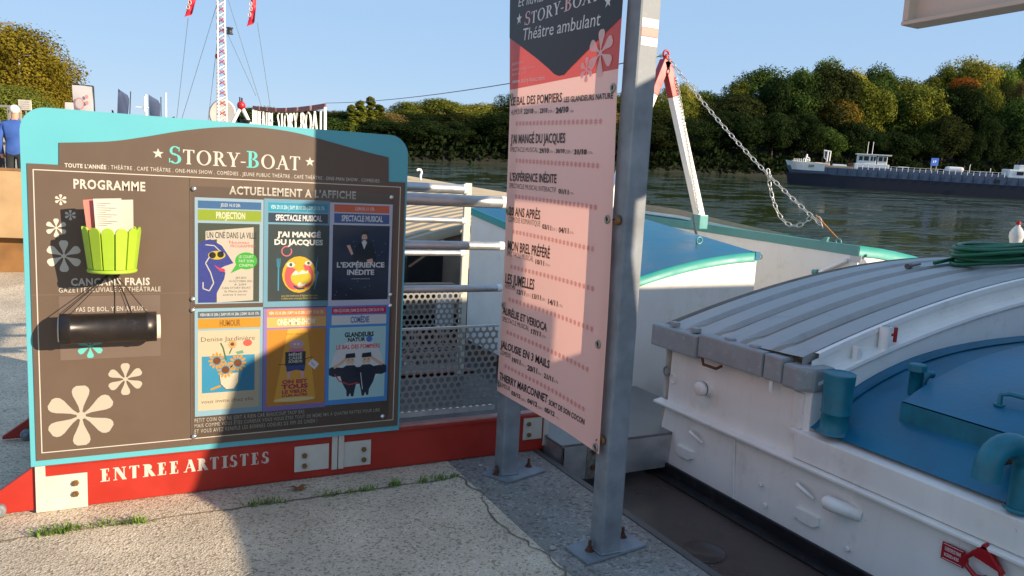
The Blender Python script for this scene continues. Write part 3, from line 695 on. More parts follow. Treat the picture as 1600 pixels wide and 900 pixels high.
# big round vent
p = vent(1302, 672, 0, 0, '')
r_ = .066
mb = MB(); mb.lathe([(r_ + .012, 0), (r_ + .004, .012), (r_, .014), (r_, .098), (r_ + .006, .104), (r_ + .006, .108), (r_ + .003, .114), (r_ + .008, .30), (r_ + .008, .306), (r_ + .004, .302), (.0001, .302)], BLUED, (p.x, p.y, p.z - .012), (-.02, -.03, 1), 32); mb.build('vent_pipe', barge, 'thick blue vent pipe')
p = vent(1429, 612, 0, 0, '')
mb = MB(); mb.lathe([(.032, -.01), (.032, .105), (.036, .105), (.036, .11)], BLUED, (p.x, p.y, p.z), n=18); mb.disc((p.x, p.y, p.z + .108), (0, 0, 1), .044, .036, BLUED, 6, .006)
mb.tube([(p.x + .03, p.y - .01, p.z + .0), (p.x + .055, p.y, p.z + .05), (p.x + .085, p.y + .0, p.z + .085), (p.x + .12, p.y, p.z + .08)], .02, BLUED, 10); mb.build('filler_pipe', barge)
# raised deck hatch
q0 = onfn(1405, 655, lambda x, y: zd(x) if y < -1.15 and x > 0 else -9)
ytop, xl = q0.y, q0.x
mb = MB(); th = .085
def zt(x): return zd(x) + th
X2 = [xl + .12 * i for i in range(16)]
y1 = ytop - .80
mb.grid([[Vector((x, ytop, zt(x))), Vector((x, ytop - .012, zt(x) + .006)), Vector((x, y1 + .012, zt(x) + .006)), Vector((x, y1, zt(x)))][::-1] for x in X2], BLUE)
mb.grid([[Vector((x, ytop, zd(x) - .01)), Vector((x, ytop, zt(x)))] for x in X2][::-1], BLUE); mb.grid([[Vector((x, y1, zd(x) - .01)), Vector((x, y1, zt(x)))] for x in X2], BLUE)
mb.grid([[Vector((xl, ytop, zd(xl) - .01)), Vector((xl, ytop, zt(xl)))], [Vector((xl, y1, zd(xl) - .01)), Vector((xl, y1, zt(xl)))]], BLUED, False)
dh = mb.build('deck_hatch', barge, 'raised blue deck hatch')
zz = lambda x: zt(x) + .006
hx, hy = xl + .16, ytop - .36
mb = MB(); mb.tube([(hx, hy, zz(hx) - .01), (hx, hy, zz(hx) + .045), (hx + .02, hy - .03, zz(hx) + .055), (hx + .02, hy - .22, zz(hx) + .055), (hx + .02, hy - .25, zz(hx))], .011, BLUED, 10); mb.disc((hx, hy, zz(hx) - .004), (0, 0, 1), .024, .008, BLUED, 10); mb.build('hatch_handle', dh)
ly = ytop - .56
mb = MB(); mb.box(xl - .012, xl + .06, ly - .022, ly + .022, zd(xl) - .01, zz(xl) + .006, BLUED, .004); mb.box(xl - .05, xl - .008, ly - .02, ly + .02, zd(xl), zd(xl) + .012, BLUED, .003); mb.build('hasp', dh)
mb = MB(); mb.box(xl - .16, xl - .055, ly - .03, ly + .03, zd(xl) - .004, zd(xl) + .034, RUST, .012); mb.tube([(xl - .06, ly - .02, zd(xl) + .02), (xl - .02, ly - .025, zd(xl) + .02), (xl - .008, ly, zd(xl) + .02), (xl - .02, ly + .025, zd(xl) + .02), (xl - .06, ly + .02, zd(xl) + .02)], .008, CHAIN, 8); mb.build('padlock', dh)
# gooseneck vent
g = onfn(1592, 792, lambda x, y: zd(x) if y < -1.15 and x > 0 else -9)
mb = MB()
mb.lathe([(.055, 0), (.05, .01)], BLUED, (g.x, g.y, g.z - .01), n=20)
arc = [(g.x, g.y, g.z - .02), (g.x, g.y, g.z + .16)] + [(g.x - .085 + .085 * math.cos(R(a)), g.y + .02 * (1 - math.cos(R(a))), g.z + .17 + .085 * math.sin(R(a))) for a in range(10, 171, 16)] + [(g.x - .172, g.y + .04, g.z + .12)]
mb.tube(arc, [.042] * 3 + [.048] * (len(arc) - 5) + [.05, .052], BLUED, 20); mb.build('gooseneck_vent', barge, 'bent blue vent pipe')

# ---- unseen house added at the right, its outline shaped to shade deck and board
mb = MB()
mb.prism([(1.75, -3.2, .3), (1.75, -3.2, 2.62), (5.6, -3.2, 2.66), (5.6, -3.2, .3)], (0, -1.3, 0), WHITE)
mb.prism([(.0, -3.2, .3), (.0, -3.2, 1.44), (.12, -3.2, 1.60), (.2, -3.2, 1.85), (.3, -3.2, 2.2), (.38, -3.2, 2.2), (.46, -3.2, 1.82), (1.28, -3.2, 1.85), (1.30, -3.2, 2.62), (1.749, -3.2, 2.62), (1.749, -3.2, .3)], (0, -.4, 0), WHITE)
mb.box(.0, 1.748, -5.6, -3.601, .3, 1.44, WHITE); mb.box(1.75, 5.6, -5.6, -4.501, .3, 1.44, WHITE)
shade_house = mb.build('wheelhouse', barge)  # stands in as shade caster, not a known part of the barge
mb = MB()
for i in range(4): mb.box(1.9 + .9 * i, 2.6 + .9 * i, -3.206, -3.19, 1.7, 2.4, flat('#20262c', .08, 'dark window glass'), .0)
mb.build('window', shade_house)
RBM = mat('beige roof beam', '#cbb8a3', rough=.6, var=.06, scale=3, stain='#8f8371', stain_amt=.4)
mb = MB(); mb.box(.485, .505, -3.40, -1.13, 2.52, 2.90, RBM); mb.box(.43, .56, -3.40, -1.11, 2.50, 2.519, RBM, .003); mb.box(.43, .56, -1.145, -1.115, 2.52, 2.90, RBM, .003); mb.box(.43, .56, -3.40, -1.11, 2.901, 2.92, RBM, .003)
mb.box(.47, .51, -3.40, -3.36, 1.45, 2.499, RBM); mb.build('roof_beam', shade_house, 'beige steel channel reaching forward from the added unseen house')

# ---- second section: blue box top, stair gap, rail wall, far roof
def zb(X, Y): return .945 + .21 * (1 - ((1.9 - X) / 1.45) ** 2 if X < 1.9 else 1) + .115 * (Y - .96)
X_ = [.45 + 1.21 * i / 16 for i in range(17)]
mb = MB(); mb.grid([[Vector((x, .96, -.2)), Vector((x, .96, zb(x, .96) - .03))] for x in X_], CREAM, False)
mb.grid([[Vector((.45, yy, -.2)), Vector((.45, yy, zb(.45, yy) - .03))] for yy in (4.2, .96)], CREAM, False)
mb.grid([[Vector((1.66, yy, -.2)), Vector((1.66, yy, zb(1.66, yy) - .03))] for yy in (.96, 4.2)], CREAM, False)
mb.build('cabin_wall', barge)
mb = MB(); mb.grid([[Vector((x, yy, zb(x, yy))) for yy in (.945, 1.5, 2.2, 3, 4.2)][::-1] for x in X_], BLUE)
ct = mb.build('cabin_top', barge, 'blue sloping cabin top')
mb = MB(); mb.grid([[Vector((x, .94, zb(x, .96) - .07)), Vector((x, .94, zb(x, .96) + .004)), Vector((x, .955, zb(x, .96) + .004))] for x in X_], TEAL)
mb.grid([[Vector((.435, yy, zb(.45, yy) - .07)), Vector((.435, yy, zb(.45, yy) + .004)), Vector((.46, yy, zb(.45, yy) + .004))][::-1] for yy in (.94, 4.2)][::1], TEAL)
mb.box(1.62, 1.675, .935, 1.0, zb(1.66, .96) - .06, zb(1.66, .96) + .006, BLUE)
mb.build('trim', ct)
mb = MB(); mb.tube([(1.69, .95 + .0, zb(1.66, .96) - .03 + .02 * math.sin(R(a))) if False else (1.69 + .02 * math.cos(R(a)), .95, zb(1.66, .96) - .035 + .02 * math.sin(R(a))) for a in range(0, 360, 40)], .004, BLACK, 6, closed=True); mb.build('ring_eye', ct)
def zr(Y): return 1.215 + .028 * (Y - .96)
RW = 2.89
mb = MB(); mb.grid([[Vector((RW, yy, .1)), Vector((RW, yy, zr(yy) - .09))] for yy in (.96, 9)][::-1], CREAM, False)
X3 = [RW + .25 * i for i in range(14)]
def zf(X): return 1.215 - .13 * ((X - RW) / 1.0) ** 1.5
mb.grid([[Vector((x, .958, -.1)), Vector((x, .958, zf(x) - .09))] for x in X3], CREAM, False); mb.build('saloon_wall', barge)
mb = MB(); mb.prism([(RW - .008, .95, zr(.95) - .09), (RW - .008, 9, zr(9) - .09), (RW - .008, 9, zr(9)), (RW - .008, .95, zr(.95))], (.06, 0, 0), TEALD, .003); rl = mb.build('saloon_rail', barge)
mb = MB(); mb.grid([[Vector((x, .945, zf(x) - .09)), Vector((x, .945, zf(x) + .003)), Vector((x, 9, zf(x) + .15))] for x in X3], TEAL); mb.build('saloon_top', barge)
q = onX(1279, 377, RW + .02); mb = MB(); mb.prism([(RW + .0, q.y, q.z - .02), (RW + .0, q.y - .10, q.z - .02), (RW + .0, q.y - .12, q.z + .05), (RW, q.y - .09, q.z + .05)], (.03, 0, 0), TEALD, .003); mb.build('cleat', rl)
q = onX(1308, 374, RW); mb = MB(); mb.tube([(RW + .02, q.y + .03 * math.cos(R(a)), zr(q.y) + .012 + .03 * math.sin(R(a))) for a in range(0, 360, 30)], .008, TEALD, 6, closed=True); mb.build('shackle', rl)
RING = (RW + .02, q.y, zr(q.y) + .035)
# white handrail tube and small notice on the saloon wall
a, b = onX(1322, 408, RW - .02), onX(1282, 425, RW - .02)
mb = MB(); mb.tube([(RW - .03, a.y, a.z), (RW - .03, b.y, b.z)], .018, WHITE, 10); mb.tube([(RW - .0, a.y, a.z + .01), (RW - .035, a.y, a.z + .005)], .016, WHITE, 10); mb.tube([(RW - .03, b.y + .08, b.z - .008), (RW - .03, b.y + .02, b.z - .002)], .024, TEALD, 10); mb.build('wall_handrail', barge)
# gap floor
mb = MB(); mb.box(1.67, 2.88, .98, 4.2, -.3, .15, TAND); mb.box(.5, 2.88, 4.15, 4.2, .1, .95, TAND); mb.build('stair_well', barge)
# far ribbed roof
def zq(X, Y): return 1.31 + .042 * (Y - 5.2) - .47 * abs((2.8 - X) / 2.8) ** 1.9
XR = [-.06 + .13 * i for i in range(45)]
mb = MB(); yy = 5.2; seq = []
while yy < 23:
    seq += [(yy, 0), (yy + .15, 0), (yy + .17, -.035), (yy + .27, -.035), (yy + .29, 0)]; yy += .29
for (a, ha), (b, hb) in zip(seq[:-1], seq[1:]):
    if a == b: continue
    mb.grid([[Vector((x, b, zq(x, b) + hb)), Vector((x, a, zq(x, a) + ha))] for x in XR], TAN if not (ha < 0 and hb < 0) else TAND)
fr = mb.build('ribbed_roof', barge, 'weathered tan ribbed roof')
mb = MB(); mb.grid([[Vector((x, 5.17, zq(x, 5.2) - .10)), Vector((x, 5.17, zq(x, 5.2) + .01)), Vector((x, 5.24, zq(x, 5.2) + .012))] for x in XR], TAN)
mb.box(-.09, .03, 5.15, 22, .66, .80, TAND, .01); mb.build('roof_edge', fr)
mb = MB(); mb.grid([[Vector((x, 5.26, -.1)), Vector((x, 5.26, zq(x, 5.2) - .05))] for x in XR[1:]], TAND); mb.box(-.02, .0, 5.27, 22, -.2, .66, TAND); mb.build('saloon_side', barge)
mb = MB(); mb.box(.06, .52, 5.2, 5.25, .18, .70, DARK); mb.build('doorway', barge)
mb = MB(); mb.box(-.5, .44, 4.55, 4.7, .28, .40, TAND, .01); mb.box(-.45, -.30, 4.56, 4.69, -.16, .279, TAND); mb.box(.25, .43, 4.56, 4.69, -.16, .279, CREAM); mb.build('deck_bulkhead', barge)
q = onfn(657, 281, lambda x, y: zq(x, y) if 5.2 < y < 22 and -.05 < x < 5.6 else -9, 3, 30)
mb = MB(); mb.tube([q + Vector((0, 0, -.05)), q + Vector((0, 0, .10)), q + Vector((.02, 0, .17)), q + Vector((.0, 0, .22)), q + Vector((-.06, 0, .23)), q + Vector((-.09, 0, .20))], .028, WHITE, 8); mb.build('bent_vent', barge)
q = onX(1337, 404, RW); mb = MB(); mb.box(RW - .004, RW - .001, q.y - .06, q.y + .06, q.z - .035, q.z + .03, flat('#cfcac2', .6, 'notice paper')); nt_ = mb.build('wall_notice', barge)
# curved white and teal fascia of the roof beyond the rail
FX = RW + .14
def strip(name, up, lo_, m, d, off=0, lab=None, fall=0):
    mb = MB(); P = [onX(x, y, FX + off) for x, y in up] + [onX(x, y, FX + off) for x, y in reversed(lo_)]
    return mb.prism(P, (d, 0, fall), m).build(name, fr, lab)
strip('side_roof', [(940, 309), (1000, 318), (1060, 327), (1130, 344), (1180, 355), (1232, 366)], [(940, 320), (1000, 328), (1060, 336), (1130, 351), (1180, 361), (1226, 369)], TAN, 1.6, .02, fall=-.5)
strip('white_fascia', [(940, 320.5), (1000, 328.5), (1060, 336.5), (1130, 351.5), (1180, 361.5), (1226, 369)], [(940, 325), (1000, 333), (1060, 341), (1130, 355), (1180, 364), (1222, 370)], WHITE, .05)
strip('teal_fascia', [(940, 325.5), (1000, 333.5), (1060, 341.5), (1130, 355.5), (1170, 362.5)], [(940, 337), (1000, 345), (1060, 352), (1130, 362), (1170, 366)], TEAL, .05)

# ---- A-frame davit with red head
ap = onY(1040, 95, 2.9); q1 = onY(1093, 338, 2.9)
q0 = Vector((2 * ap.x - q1.x, 2.9, q1.z))
mb = MB()
def leg(a, b, w0):
    d = (b - a).normalized(); s = d.cross(Vector((0, 1, 0))).normalized() * w0; t = Vector((0, 1, 0)) * w0
    return [a + s + t, a + s - t, a - s - t, a - s + t], b - a
k = .22
for n_, a, b in (('leg', q1, ap), ('leg', q0, ap)):
    mb = MB(); e = a + (b - a) * (1 - k); P, d = leg(a, e, .045); mb.prism(P, d, WHITE, .01); lo = mb.build(n_, barge)
mb = MB()
for a in (q1, q0):
    e = a + (ap - a) * (1 - k); P, d = leg(e, ap, .046); mb.prism(P, d, MASTRED, .006)
mb.tube([ap + Vector((0, 0, .0)), ap + Vector((0, 0, .05))], .03, MASTRED, 10); mb.tube([ap + Vector((.035 * math.cos(R(t)), 0, .07 + .035 * math.sin(R(t)))) for t in range(0, 360, 30)], .012, MASTRED, 8, closed=True)
mb.build('davit_head', barge, 'red head of the white A-frame')
mb = MB(); mb.box(q1.x - .06, q1.x + .06, 2.82, 2.98, q1.z - .14, q1.z + .02, TEALD, .01); mb.build('davit_foot', barge)
APEX = ap + Vector((0, 0, .06))

# ---- chains
def chain(name, label, pts, L=.075, wd=.022, r=.0055, cat='chain', m=None, group=None):
    P = [Vector(p) for p in pts]; seg = [(b - a).length for a, b in zip(P[:-1], P[1:])]; tot = sum(seg)
    def at(s_):
        for a, b, l in zip(P[:-1], P[1:], seg):
            if s_ <= l: return a + (b - a) * (s_ / l)
            s_ -= l
        return P[-1]
    n = max(2, int(tot / (L - 2.2 * r) )); mb = MB()
    for i in range(n):
        s0 = tot * (i + .5) / n; c = at(s0); d = (at(min(tot, s0 + .02)) - at(max(0, s0 - .02))).normalized()
        a = d.cross(Vector((0, 0, 1)) if abs(d.z) < .95 else Vector((1, 0, 0))).normalized(); b = d.cross(a)
        x = (a + b * .25) if i % 2 else (b - a * .25); x.normalize(); ring = []
        for j in range(12):
            q = 2 * math.pi * j / 12; u, v = math.cos(q), math.sin(q)
            ring.append(c + d * ((L / 2 - wd) * (1 if u > 0 else -1) * min(1, abs(u) * 3) + wd * u) * .98 + x * wd * v)
        mb.tube(ring, r, m or CHAIN, 6, closed=True)
    return tag(mb.build(name, origin=P[0]), label, cat, group)
ringp = Vector(RING); mid = APEX + (ringp - APEX) * .5
sag = [APEX + (ringp - APEX) * t - Vector((0, 0, .10 * 4 * t * (1 - t))) for t in [i / 12 for i in range(12)]] 
chain('chain', 'long taut galvanised chain running from the red davit head down to the teal rail', sag + [ringp + (APEX - ringp) * .11], L=.066, wd=.017, r=.0046)
mb = MB(); mb.tube([ringp, ringp + (APEX - ringp) * .12], .007, mat('orange shackle rope', '#a9723a', rough=.7, var=.3, scale=40), 8); tag(mb.build('lashing', origin=ringp), 'short rusty orange lashing tying the long chain to the rail ring', 'lashing')
a, b = ringp + (APEX - ringp) * .38, ringp + (APEX - ringp) * .14
chain('chain', 'slack loop of galvanised chain hanging below the long taut chain', [a + (b - a) * t - Vector((0, 0, .045 + .30 * (4 * t * (1 - t)) ** .8 * (.75 + .5 * (1-t)))) for t in [i / 14 for i in range(15)]], L=.066, wd=.017, r=.0046)
z0 = ap.z
chain('chain', 'thin chain hanging along the white davit leg from its red head', [ap + (q1 - ap) * t + Vector((.06 - .10 * t, -.06, 0)) for t in (.1, .3, .5, .7, .9, .98)], L=.04, wd=.011, r=.003)
qb = onfn(1092, 381, lambda x, y: zb(x, y) if .96 < y < 4.2 and x < 1.66 else -9)
lo = onY(1083, 335, 2.8)
chain('chain', 'short dark chain from the davit foot down to the blue cabin top', [lo, (lo + qb) / 2 + Vector((0, 0, -.03)), qb], L=.045, wd=.011, r=.003, m=mat('dark chain', '#55585a', rough=.5, metal=.6))
mb = MB(); mb.tube([qb + Vector((.03 * math.cos(R(t)), 0, .03 + .03 * math.sin(R(t)))) for t in range(0, 360, 30)], .008, TEALD, 6, closed=True); mb.build('deck_ring', barge)

# ---- loose things on the hatch: hose, nozzle, bottle
def hz(x, y): return zc(x, y) if -1.1 < y < .1 else -9
hc_ = onfn(1575, 412, hz)
print('hose', hc_, onfn(1586, 398, hz))
mb = MB(); rnd = random.Random(4)
hp = []
for i in range(0, 11 * 24):
    t = i / 24; a = 2 * math.pi * t; rr = .36 + .06 * math.sin(t * 2.1) + .02 * math.sin(t * 7); x = hc_.x + rr * 1.05 * math.cos(a + .3) ; y_ = hc_.y + .05 + rr * .55 * math.sin(a + .3)
    hp.append(Vector((x, y_, max(zc(x, min(.09, max(-1.08, y_))), hc_.z - .1) + .018 + .011 * t + .008 * math.sin(a * 2 + t))))
q = onfn(1420, 420, hz)
e = hp[-1]; hp += [e + (q - e) * t + Vector((0, 0, .02 * (1 - t))) for t in (.12, .3, .55, .8)]
mb.tube(hp, .0135, GREENHOSE, 8); hs = thing('garden_hose', 'coiled green garden hose lying on the ribbed grey hatch cover', 'hose', hc_)
mb.build('hose_coil', hs)
d = (q - onfn(1500, 405, hz)).normalized(); nz = mat('grey nozzle plastic', '#5d5752', rough=.5, var=.1)
mb = MB(); q2 = q + Vector((0, 0, .02)); mb.tube([q2 - d * .16, q2 - d * .1, q2 - d * .03, q2 - d * .02, q2 + d * .03], [.008, .009, .012, .019, .019], nz, 12); mb.build('hose_nozzle', hs)
mb = MB(); mb.tube([hc_ + Vector((-.1, -.17, .1)), hc_ + Vector((-.02, -.175, .1))], .024, GREENHOSE, 12); mb.build('hose_connector', hs)
bp_ = onfn(1586, 412, hz); print('bottle0', bp_); bp_ = onY(1584, 400, .045); bp_.z = zc(bp_.x, .045) + .002; print('bottle', bp_)
bm_ = bpy.data.materials.new('clear bottle plastic'); bm_.use_nodes = True; t_ = bm_.node_tree; p_ = t_.nodes['Principled BSDF']; p_.inputs['Base Color'].default_value = (.75, .74, .72, 1); p_.inputs['Roughness'].default_value = .15; p_.inputs['Alpha'].default_value = .62
bt = thing('plastic_bottle', 'clear plastic bottle with a red cap standing behind the hose', 'bottle', bp_)
mb = MB(); mb.lathe([(.0001, .003), (.05, .003), (.056, .015), (.056, .1), (.043, .15), (.046, .19), (.057, .23), (.055, .265), (.035, .30), (.017, .32), (.016, .335)], bm_, bp_, n=20); mb.lathe([(.053, .018), (.053, .07), (.0001, .072)], WHITE, bp_, n=16); mb.build('bottle_body', bt)
mb = MB(); mb.disc(bp_ + Vector((0, 0, .33)), (0, 0, 1), .019, .03, MASTRED, 14, .003); mb.build('bottle_cap', bt)

# ================================================================== gangway with the red beams
gw = thing('gangway', 'red beamed gangway with tread plate, perforated sides and pipe rails leading onto the barge', 'gangway', (-2.2, .5, 0))
def beam(Y0, Y1, name, label=None):
    mb = MB(); mb.box(-3.42, -.79, Y0, Y1, .004, .235, RED, .006)
    s_ = Y0 if Y0 < .5 else Y1
    mb.box(-3.42, -.79, Y0 - .012 if Y0 < .5 else Y0, Y1 + .012, .215, .232, RED, .003)
    mb.box(-3.42, -.79, Y0 - .004, Y0 + .05, .232, .246, REDLIP, .003)
    return mb.build(name, gw, label)
b1 = beam(.100, .145, 'side_beam', 'red beam carrying the stencilled white words')
beam(1.18, 1.225, 'side_beam')
for Y0 in (.1005, 1.20):
    mb = MB(); mb.prism([(-3.40, Y0, -.0 + .012), (-3.40, Y0, .235), (-3.46, Y0, .22), (-3.72, Y0, .03), (-3.72, Y0, -.0 + .012)], (0, .03, 0), RED, .005)
    br = mb.build('end_bracket', gw)
    mb = MB(); mb.disc((-3.60, Y0 - .001, .035), (0, -1, 0), .032, .03, STEEL, 12, .008); mb.ball((-3.60, Y0 - .03, .035), .018, STEEL); mb.build('pivot_bolt', br)
mb = MB(); mb.box(-3.42, -.80, .15, 1.175, .20, .222, TREADSHADE); mb.build('tread_deck', gw)
# perforated side panels and rails
def panel(x0, x1, Y, z0, z1, name='perforated_panel'):
    mb = MB(); mb.add([(x0, Y, z0), (x1, Y, z0), (x1, Y, z1), (x0, Y, z1)], [(0, 1, 2, 3)], PERF)
    o = mb.build(name, gw)
    mb = MB(); mb.box(x0, x1, Y - .004, Y + .012, z1 - .004, z1 + .008, ALU); mb.box(x0, x1, Y - .004, Y + .03, z0 - .03, z0, ALU); mb.build('panel_edge', o)
panel(-3.3, -1.12, .155, .30, .775); panel(-3.3, -.93, 1.15, .30, .86)
def railset(Y, zs, x1, r, name):
    for z, rr in zip(zs, r):
        mb = MB(); mb.tube([(-3.3, Y, z), (x1 - .02, Y, z)], rr, ALU, 14); mb.tube([(x1 - .03, Y, z), (x1 + .0, Y + .002, z)], rr * 1.05, WHITE, 14); mb.build(name, gw)
railset(.135, (1.50, 1.25, 1.005), -1.125, (.034, .025, .021), 'handrail')
railset(1.16, (1.555, 1.335, 1.105), -.93, (.034, .021, .021), 'handrail')
for x, Y, z1 in ((-1.9, .155, 1.5), (-3.2, .155, 1.5), (-.915, 1.165, 1.6), (-2.2, 1.165, 1.56), (-3.2, 1.165, 1.56)):
    mb = MB(); mb.box(x - .026, x + .026, Y - .005, Y + .022, .2, z1, ZINC, .004); mb.build('rail_post', gw)
# landing of tread plate at the water end
mb = MB(); mb.box(-.80, .46, -.12, .90, .085, .10, TREAD); mb.build('landing_plate', gw)
mb = MB(); mb.box(-.79, .02, -.118, -.105, -.13, .083, ALU, .003); mb.box(-.79, -.775, -.118, .9, -.13, .083, ALU, .003); mb.box(-.62, -.53, -.122, -.117, -.13, .07, mat('scuffed steel', '#7d7a72', rough=.6, metal=.4, var=.4, scale=40)); lp = mb.build('landing_frame', gw)
for z in (.04, -.06):
    mb = MB(); mb.disc((-.575, -.121, z), (0, -1, 0), .018, .012, RUST, 6); mb.build('landing_bolt', lp)
# words on the beam, stencilled
art = Art(lambda a, z: Vector((a, .0995, z)), (0, -1, 0))
def by(px, py): p = onY(px, py, .0995); return p.x, p.z
WST = flat('#bdb6a8', .6, 'stencil white')
art.n = Vector((0, -1, 0)); 
(x0, z0), (x1, _) = by(157, 753), by(280, 739); x2 = by(288, 738)[0]; x3 = by(421, 722)[0]; zt_ = by(157, 733)[1]
art.serif('ENTREE', x0, z0, x1, zt_, WST, W=.24, h=.06, gap=.16); art.serif('ARTISTES', x2, z0, x3, zt_, WST, W=.24, h=.06, gap=.16)
art.mb.build('stencil_lettering', gw)

# ================================================================== the programme board
BY = .065
board = thing('programme_board', 'turquoise programme board with brown panels and six show posters fixed to the red gangway beam', 'notice board', (-2.6, BY, .0))
def bp(px, py): p = onY(px, py, BY); return p.x, p.z
BX0, BX1, BZ0, BZ1 = -3.468, -1.742, .232, 1.826
def rrect(x0, x1, z0, z1, r, bl=True):
    pts = []
    for cx, cz, a in ((x1 - r, z1 - r, 0), (x0 + r, z1 - r, 90)):
        for i in range(9): q = R(a + 90 * i / 8); pts.append((cx + r * math.cos(q), cz + r * math.sin(q)))
    return pts + [(x0, z0), (x1, z0)]
mb = MB(); mb.prism([(x, BY, z) for x, z in rrect(BX0, BX1, BZ0, BZ1, .10)], (0, .02, 0), TURQ, .0015); mb.build('back_panel', board)
# legs and bolt plates
for xa, xb in ((-3.455, -3.415), (-2.105, -2.075), (-2.070, -2.040)):
    mb = MB(); mb.box(xa, xb, .0851, .0965, .005 if xa < -3 else .04, .5, ZINC, .002); mb.build('leg', board)
def plate(px0, px1, pyt, pyb, bolts, parent=board):
    x0, z1 = bp(px0, pyt); x1 = bp(px1, pyt)[0]; z0 = bp(px0, pyb)[1]
    mb = MB(); mb.box(x0, x1, .091, .0985, z0, z1, ZINC, .0015); o = mb.build('bolt_plate', parent)
    for px, py in bolts:
        x, z = bp(px, py); mb = MB(); mb.disc((x, .0905, z), (0, -1, 0), .019, .003, ZINC, 14); mb.disc((x, .0875, z), (0, -1, 0), .014, .012, BRASS, 6, .002); mb.build('bolt', o)
plate(65, 136, 749, 804, ((118, 757), (118, 774))); plate(462, 516, 701, 741, ((477, 714), (477, 730))); plate(538, 582, 694, 733, ((570, 704), (570, 720)))
plate(822, 851, 655, 690, ((829, 664), (829, 681)), gw)
mb = MB(); x0 = bp(853, 660)[0]; mb.box(x0, x0 + .035, .086, .0985, .03, .24, ZINC, .002); mb.build('rail_foot', gw)

PL = Art(lambda a, z: Vector((a, BY, z)), (0, -1, 0))
# header with the arched top, then the main panel
hx0, hz0 = bp(92, 255); hx1, _ = bp(607, 285); ht0 = bp(92, 222)[1]
cur = [(92, 223), (170, 221), (225, 214), (280, 205), (340, 199), (400, 199), (460, 207), (520, 223), (570, 237), (607, 246)]
cp = [bp(*c) for c in cur]
def smooth(P, n=6):
    out = []
    for i in range(len(P) - 1):
        p0, p1, p2, p3 = P[max(0, i - 1)], P[i], P[i + 1], P[min(len(P) - 1, i + 2)]
        for j in range(n):
            t = j / n; out.append(tuple(.5 * (2 * p1[k] + (p2[k] - p0[k]) * t + (2 * p0[k] - 5 * p1[k] + 4 * p2[k] - p3[k]) * t * t + (3 * p1[k] - p0[k] - 3 * p2[k] + p3[k]) * t ** 3) for k in (0, 1)))
    return out + [P[-1]]
mx0, mz1 = bp(42, 255); mx1 = bp(633, 289)[0]; mz0 = bp(56, 720)[1]
mb = MB(); mb.prism([(x, BY - .0005, z) for x, z in smooth(cp) + [(hx1, mz1 + .0005), (hx0, mz1 + .0005)]], (0, -.0035, 0), BROWN2); mb.build('header_panel', board)
mb = MB(); mb.box(mx0, mx1, BY - .004, BY - .0005, mz0, mz1, BROWN); mb.build('main_panel', board)
FY = BY - .0042
A1 = Art(lambda a, z: Vector((a, FY, z)), (0, -1, 0))
INKW = flat('#b8b3a7', .6, 'white print'); INKT = flat('#5cb0aa', .6, 'turquoise print')
def bt_(px0, py0, px1, pyt):          # text box from photo points: left baseline, right end, cap top at the left
    x0, z0 = bp(px0, py0); x1 = bp(px1, py0)[0]; z1 = bp(px0, pyt)[1]; return x0, z0, x1, z1
def T(A, body, px0, py0, px1, pyt, m=INKW, bold=.02, **k): A.text(body, *bt_(px0, py0, px1, pyt), m, bold, **k)
# frame line
lx0, lz1 = bp(51, 264); lx1 = bp(626, 290)[0]; lz0 = bp(64, 708)[1]; lw = .0042
for a in ((lx0, lz1 - lw, lx1, lz1), (lx0, lz0, lx1, lz0 + lw), (lx0, lz0 + lw, lx0 + lw, lz1 - lw), (lx1 - lw, lz0 + lw, lx1, lz1 - lw)): A1.rect(*a, INKW)
PT = mat('paler brown patch', '#65554a', rough=.5, var=.03)
A1.l = .4; u0, w1 = bp(92, 463); u1, w0 = bp(250, 463)[0], bp(92, 563)[1]; A1.rect(u0, w0, u1, w1, PT); u0 = bp(297, 480)[0]; A1.rect(u0 - .0012, mz0 + .02, u0 + .0012, mz1 - .03, flat('#382d25', .6)); A1.rect(mx0 + .002, bp(50, 461)[1] - .001, u0 - .003, bp(50, 461)[1] + .001, flat('#6d5d50', .6)); A1.l = 1.4
x0, z0, x1, z1 = bt_(263, 255, 470, 232)
A1.serif('STORY-BOAT', x0, z0, x1, z1, {None: INKW, 0: INKT, 6: INKT}, W=.15, h=.06, big=(0, 6), gap=.04)
def star(A, a, z, r, m):
    P = [(a + (r if i % 2 == 0 else r * .42) * math.cos(R(90 + 36 * i)), z + (r if i % 2 == 0 else r * .42) * math.sin(R(90 + 36 * i))) for i in range(10)]
    A.poly(P, m)
for px, py in ((247, 240), (484, 253)): star(A1, *bp(px, py), .024, INKW)
T(A1, 'TOUTE L\u2019ANN\u00c9E', 101, 261, 166, 255, bold=.03, spacing=1.1)
T(A1, ': TH\u00c9\u00c2TRE . CAF\u00c9 TH\u00c9\u00c2TRE . ONE-MAN SHOW . COM\u00c9DIES . JEUNE PUBLIC TH\u00c9\u00c2TRE . CAF\u00c9 TH\u00c9\u00c2TRE . ONE-MAN SHOW . COM\u00c9DIES', 169, 264, 593, 258, bold=.0, spacing=1.12)
T(A1, 'PROGRAMME', 115, 294, 227, 280, bold=.03, spacing=1.12)
T(A1, 'CANCANS FRAIS', 111, 446, 234, 435, bold=.03, spacing=1.12)
T(A1, 'GAZETTE FLUVIALE ET TH\u00c9\u00c2TRALE', 92, 457, 251, 449.5, bold=.0, spacing=1.12)
T(A1, 'PAS DE BOL, Y EN A PLUS...', 119, 487, 230, 480, bold=.005, spacing=1.1)
T(A1, 'ACTUELLEMENT A L\u2019AFFICHE', 358, 303, 556, 291, bold=.03, spacing=1.1)
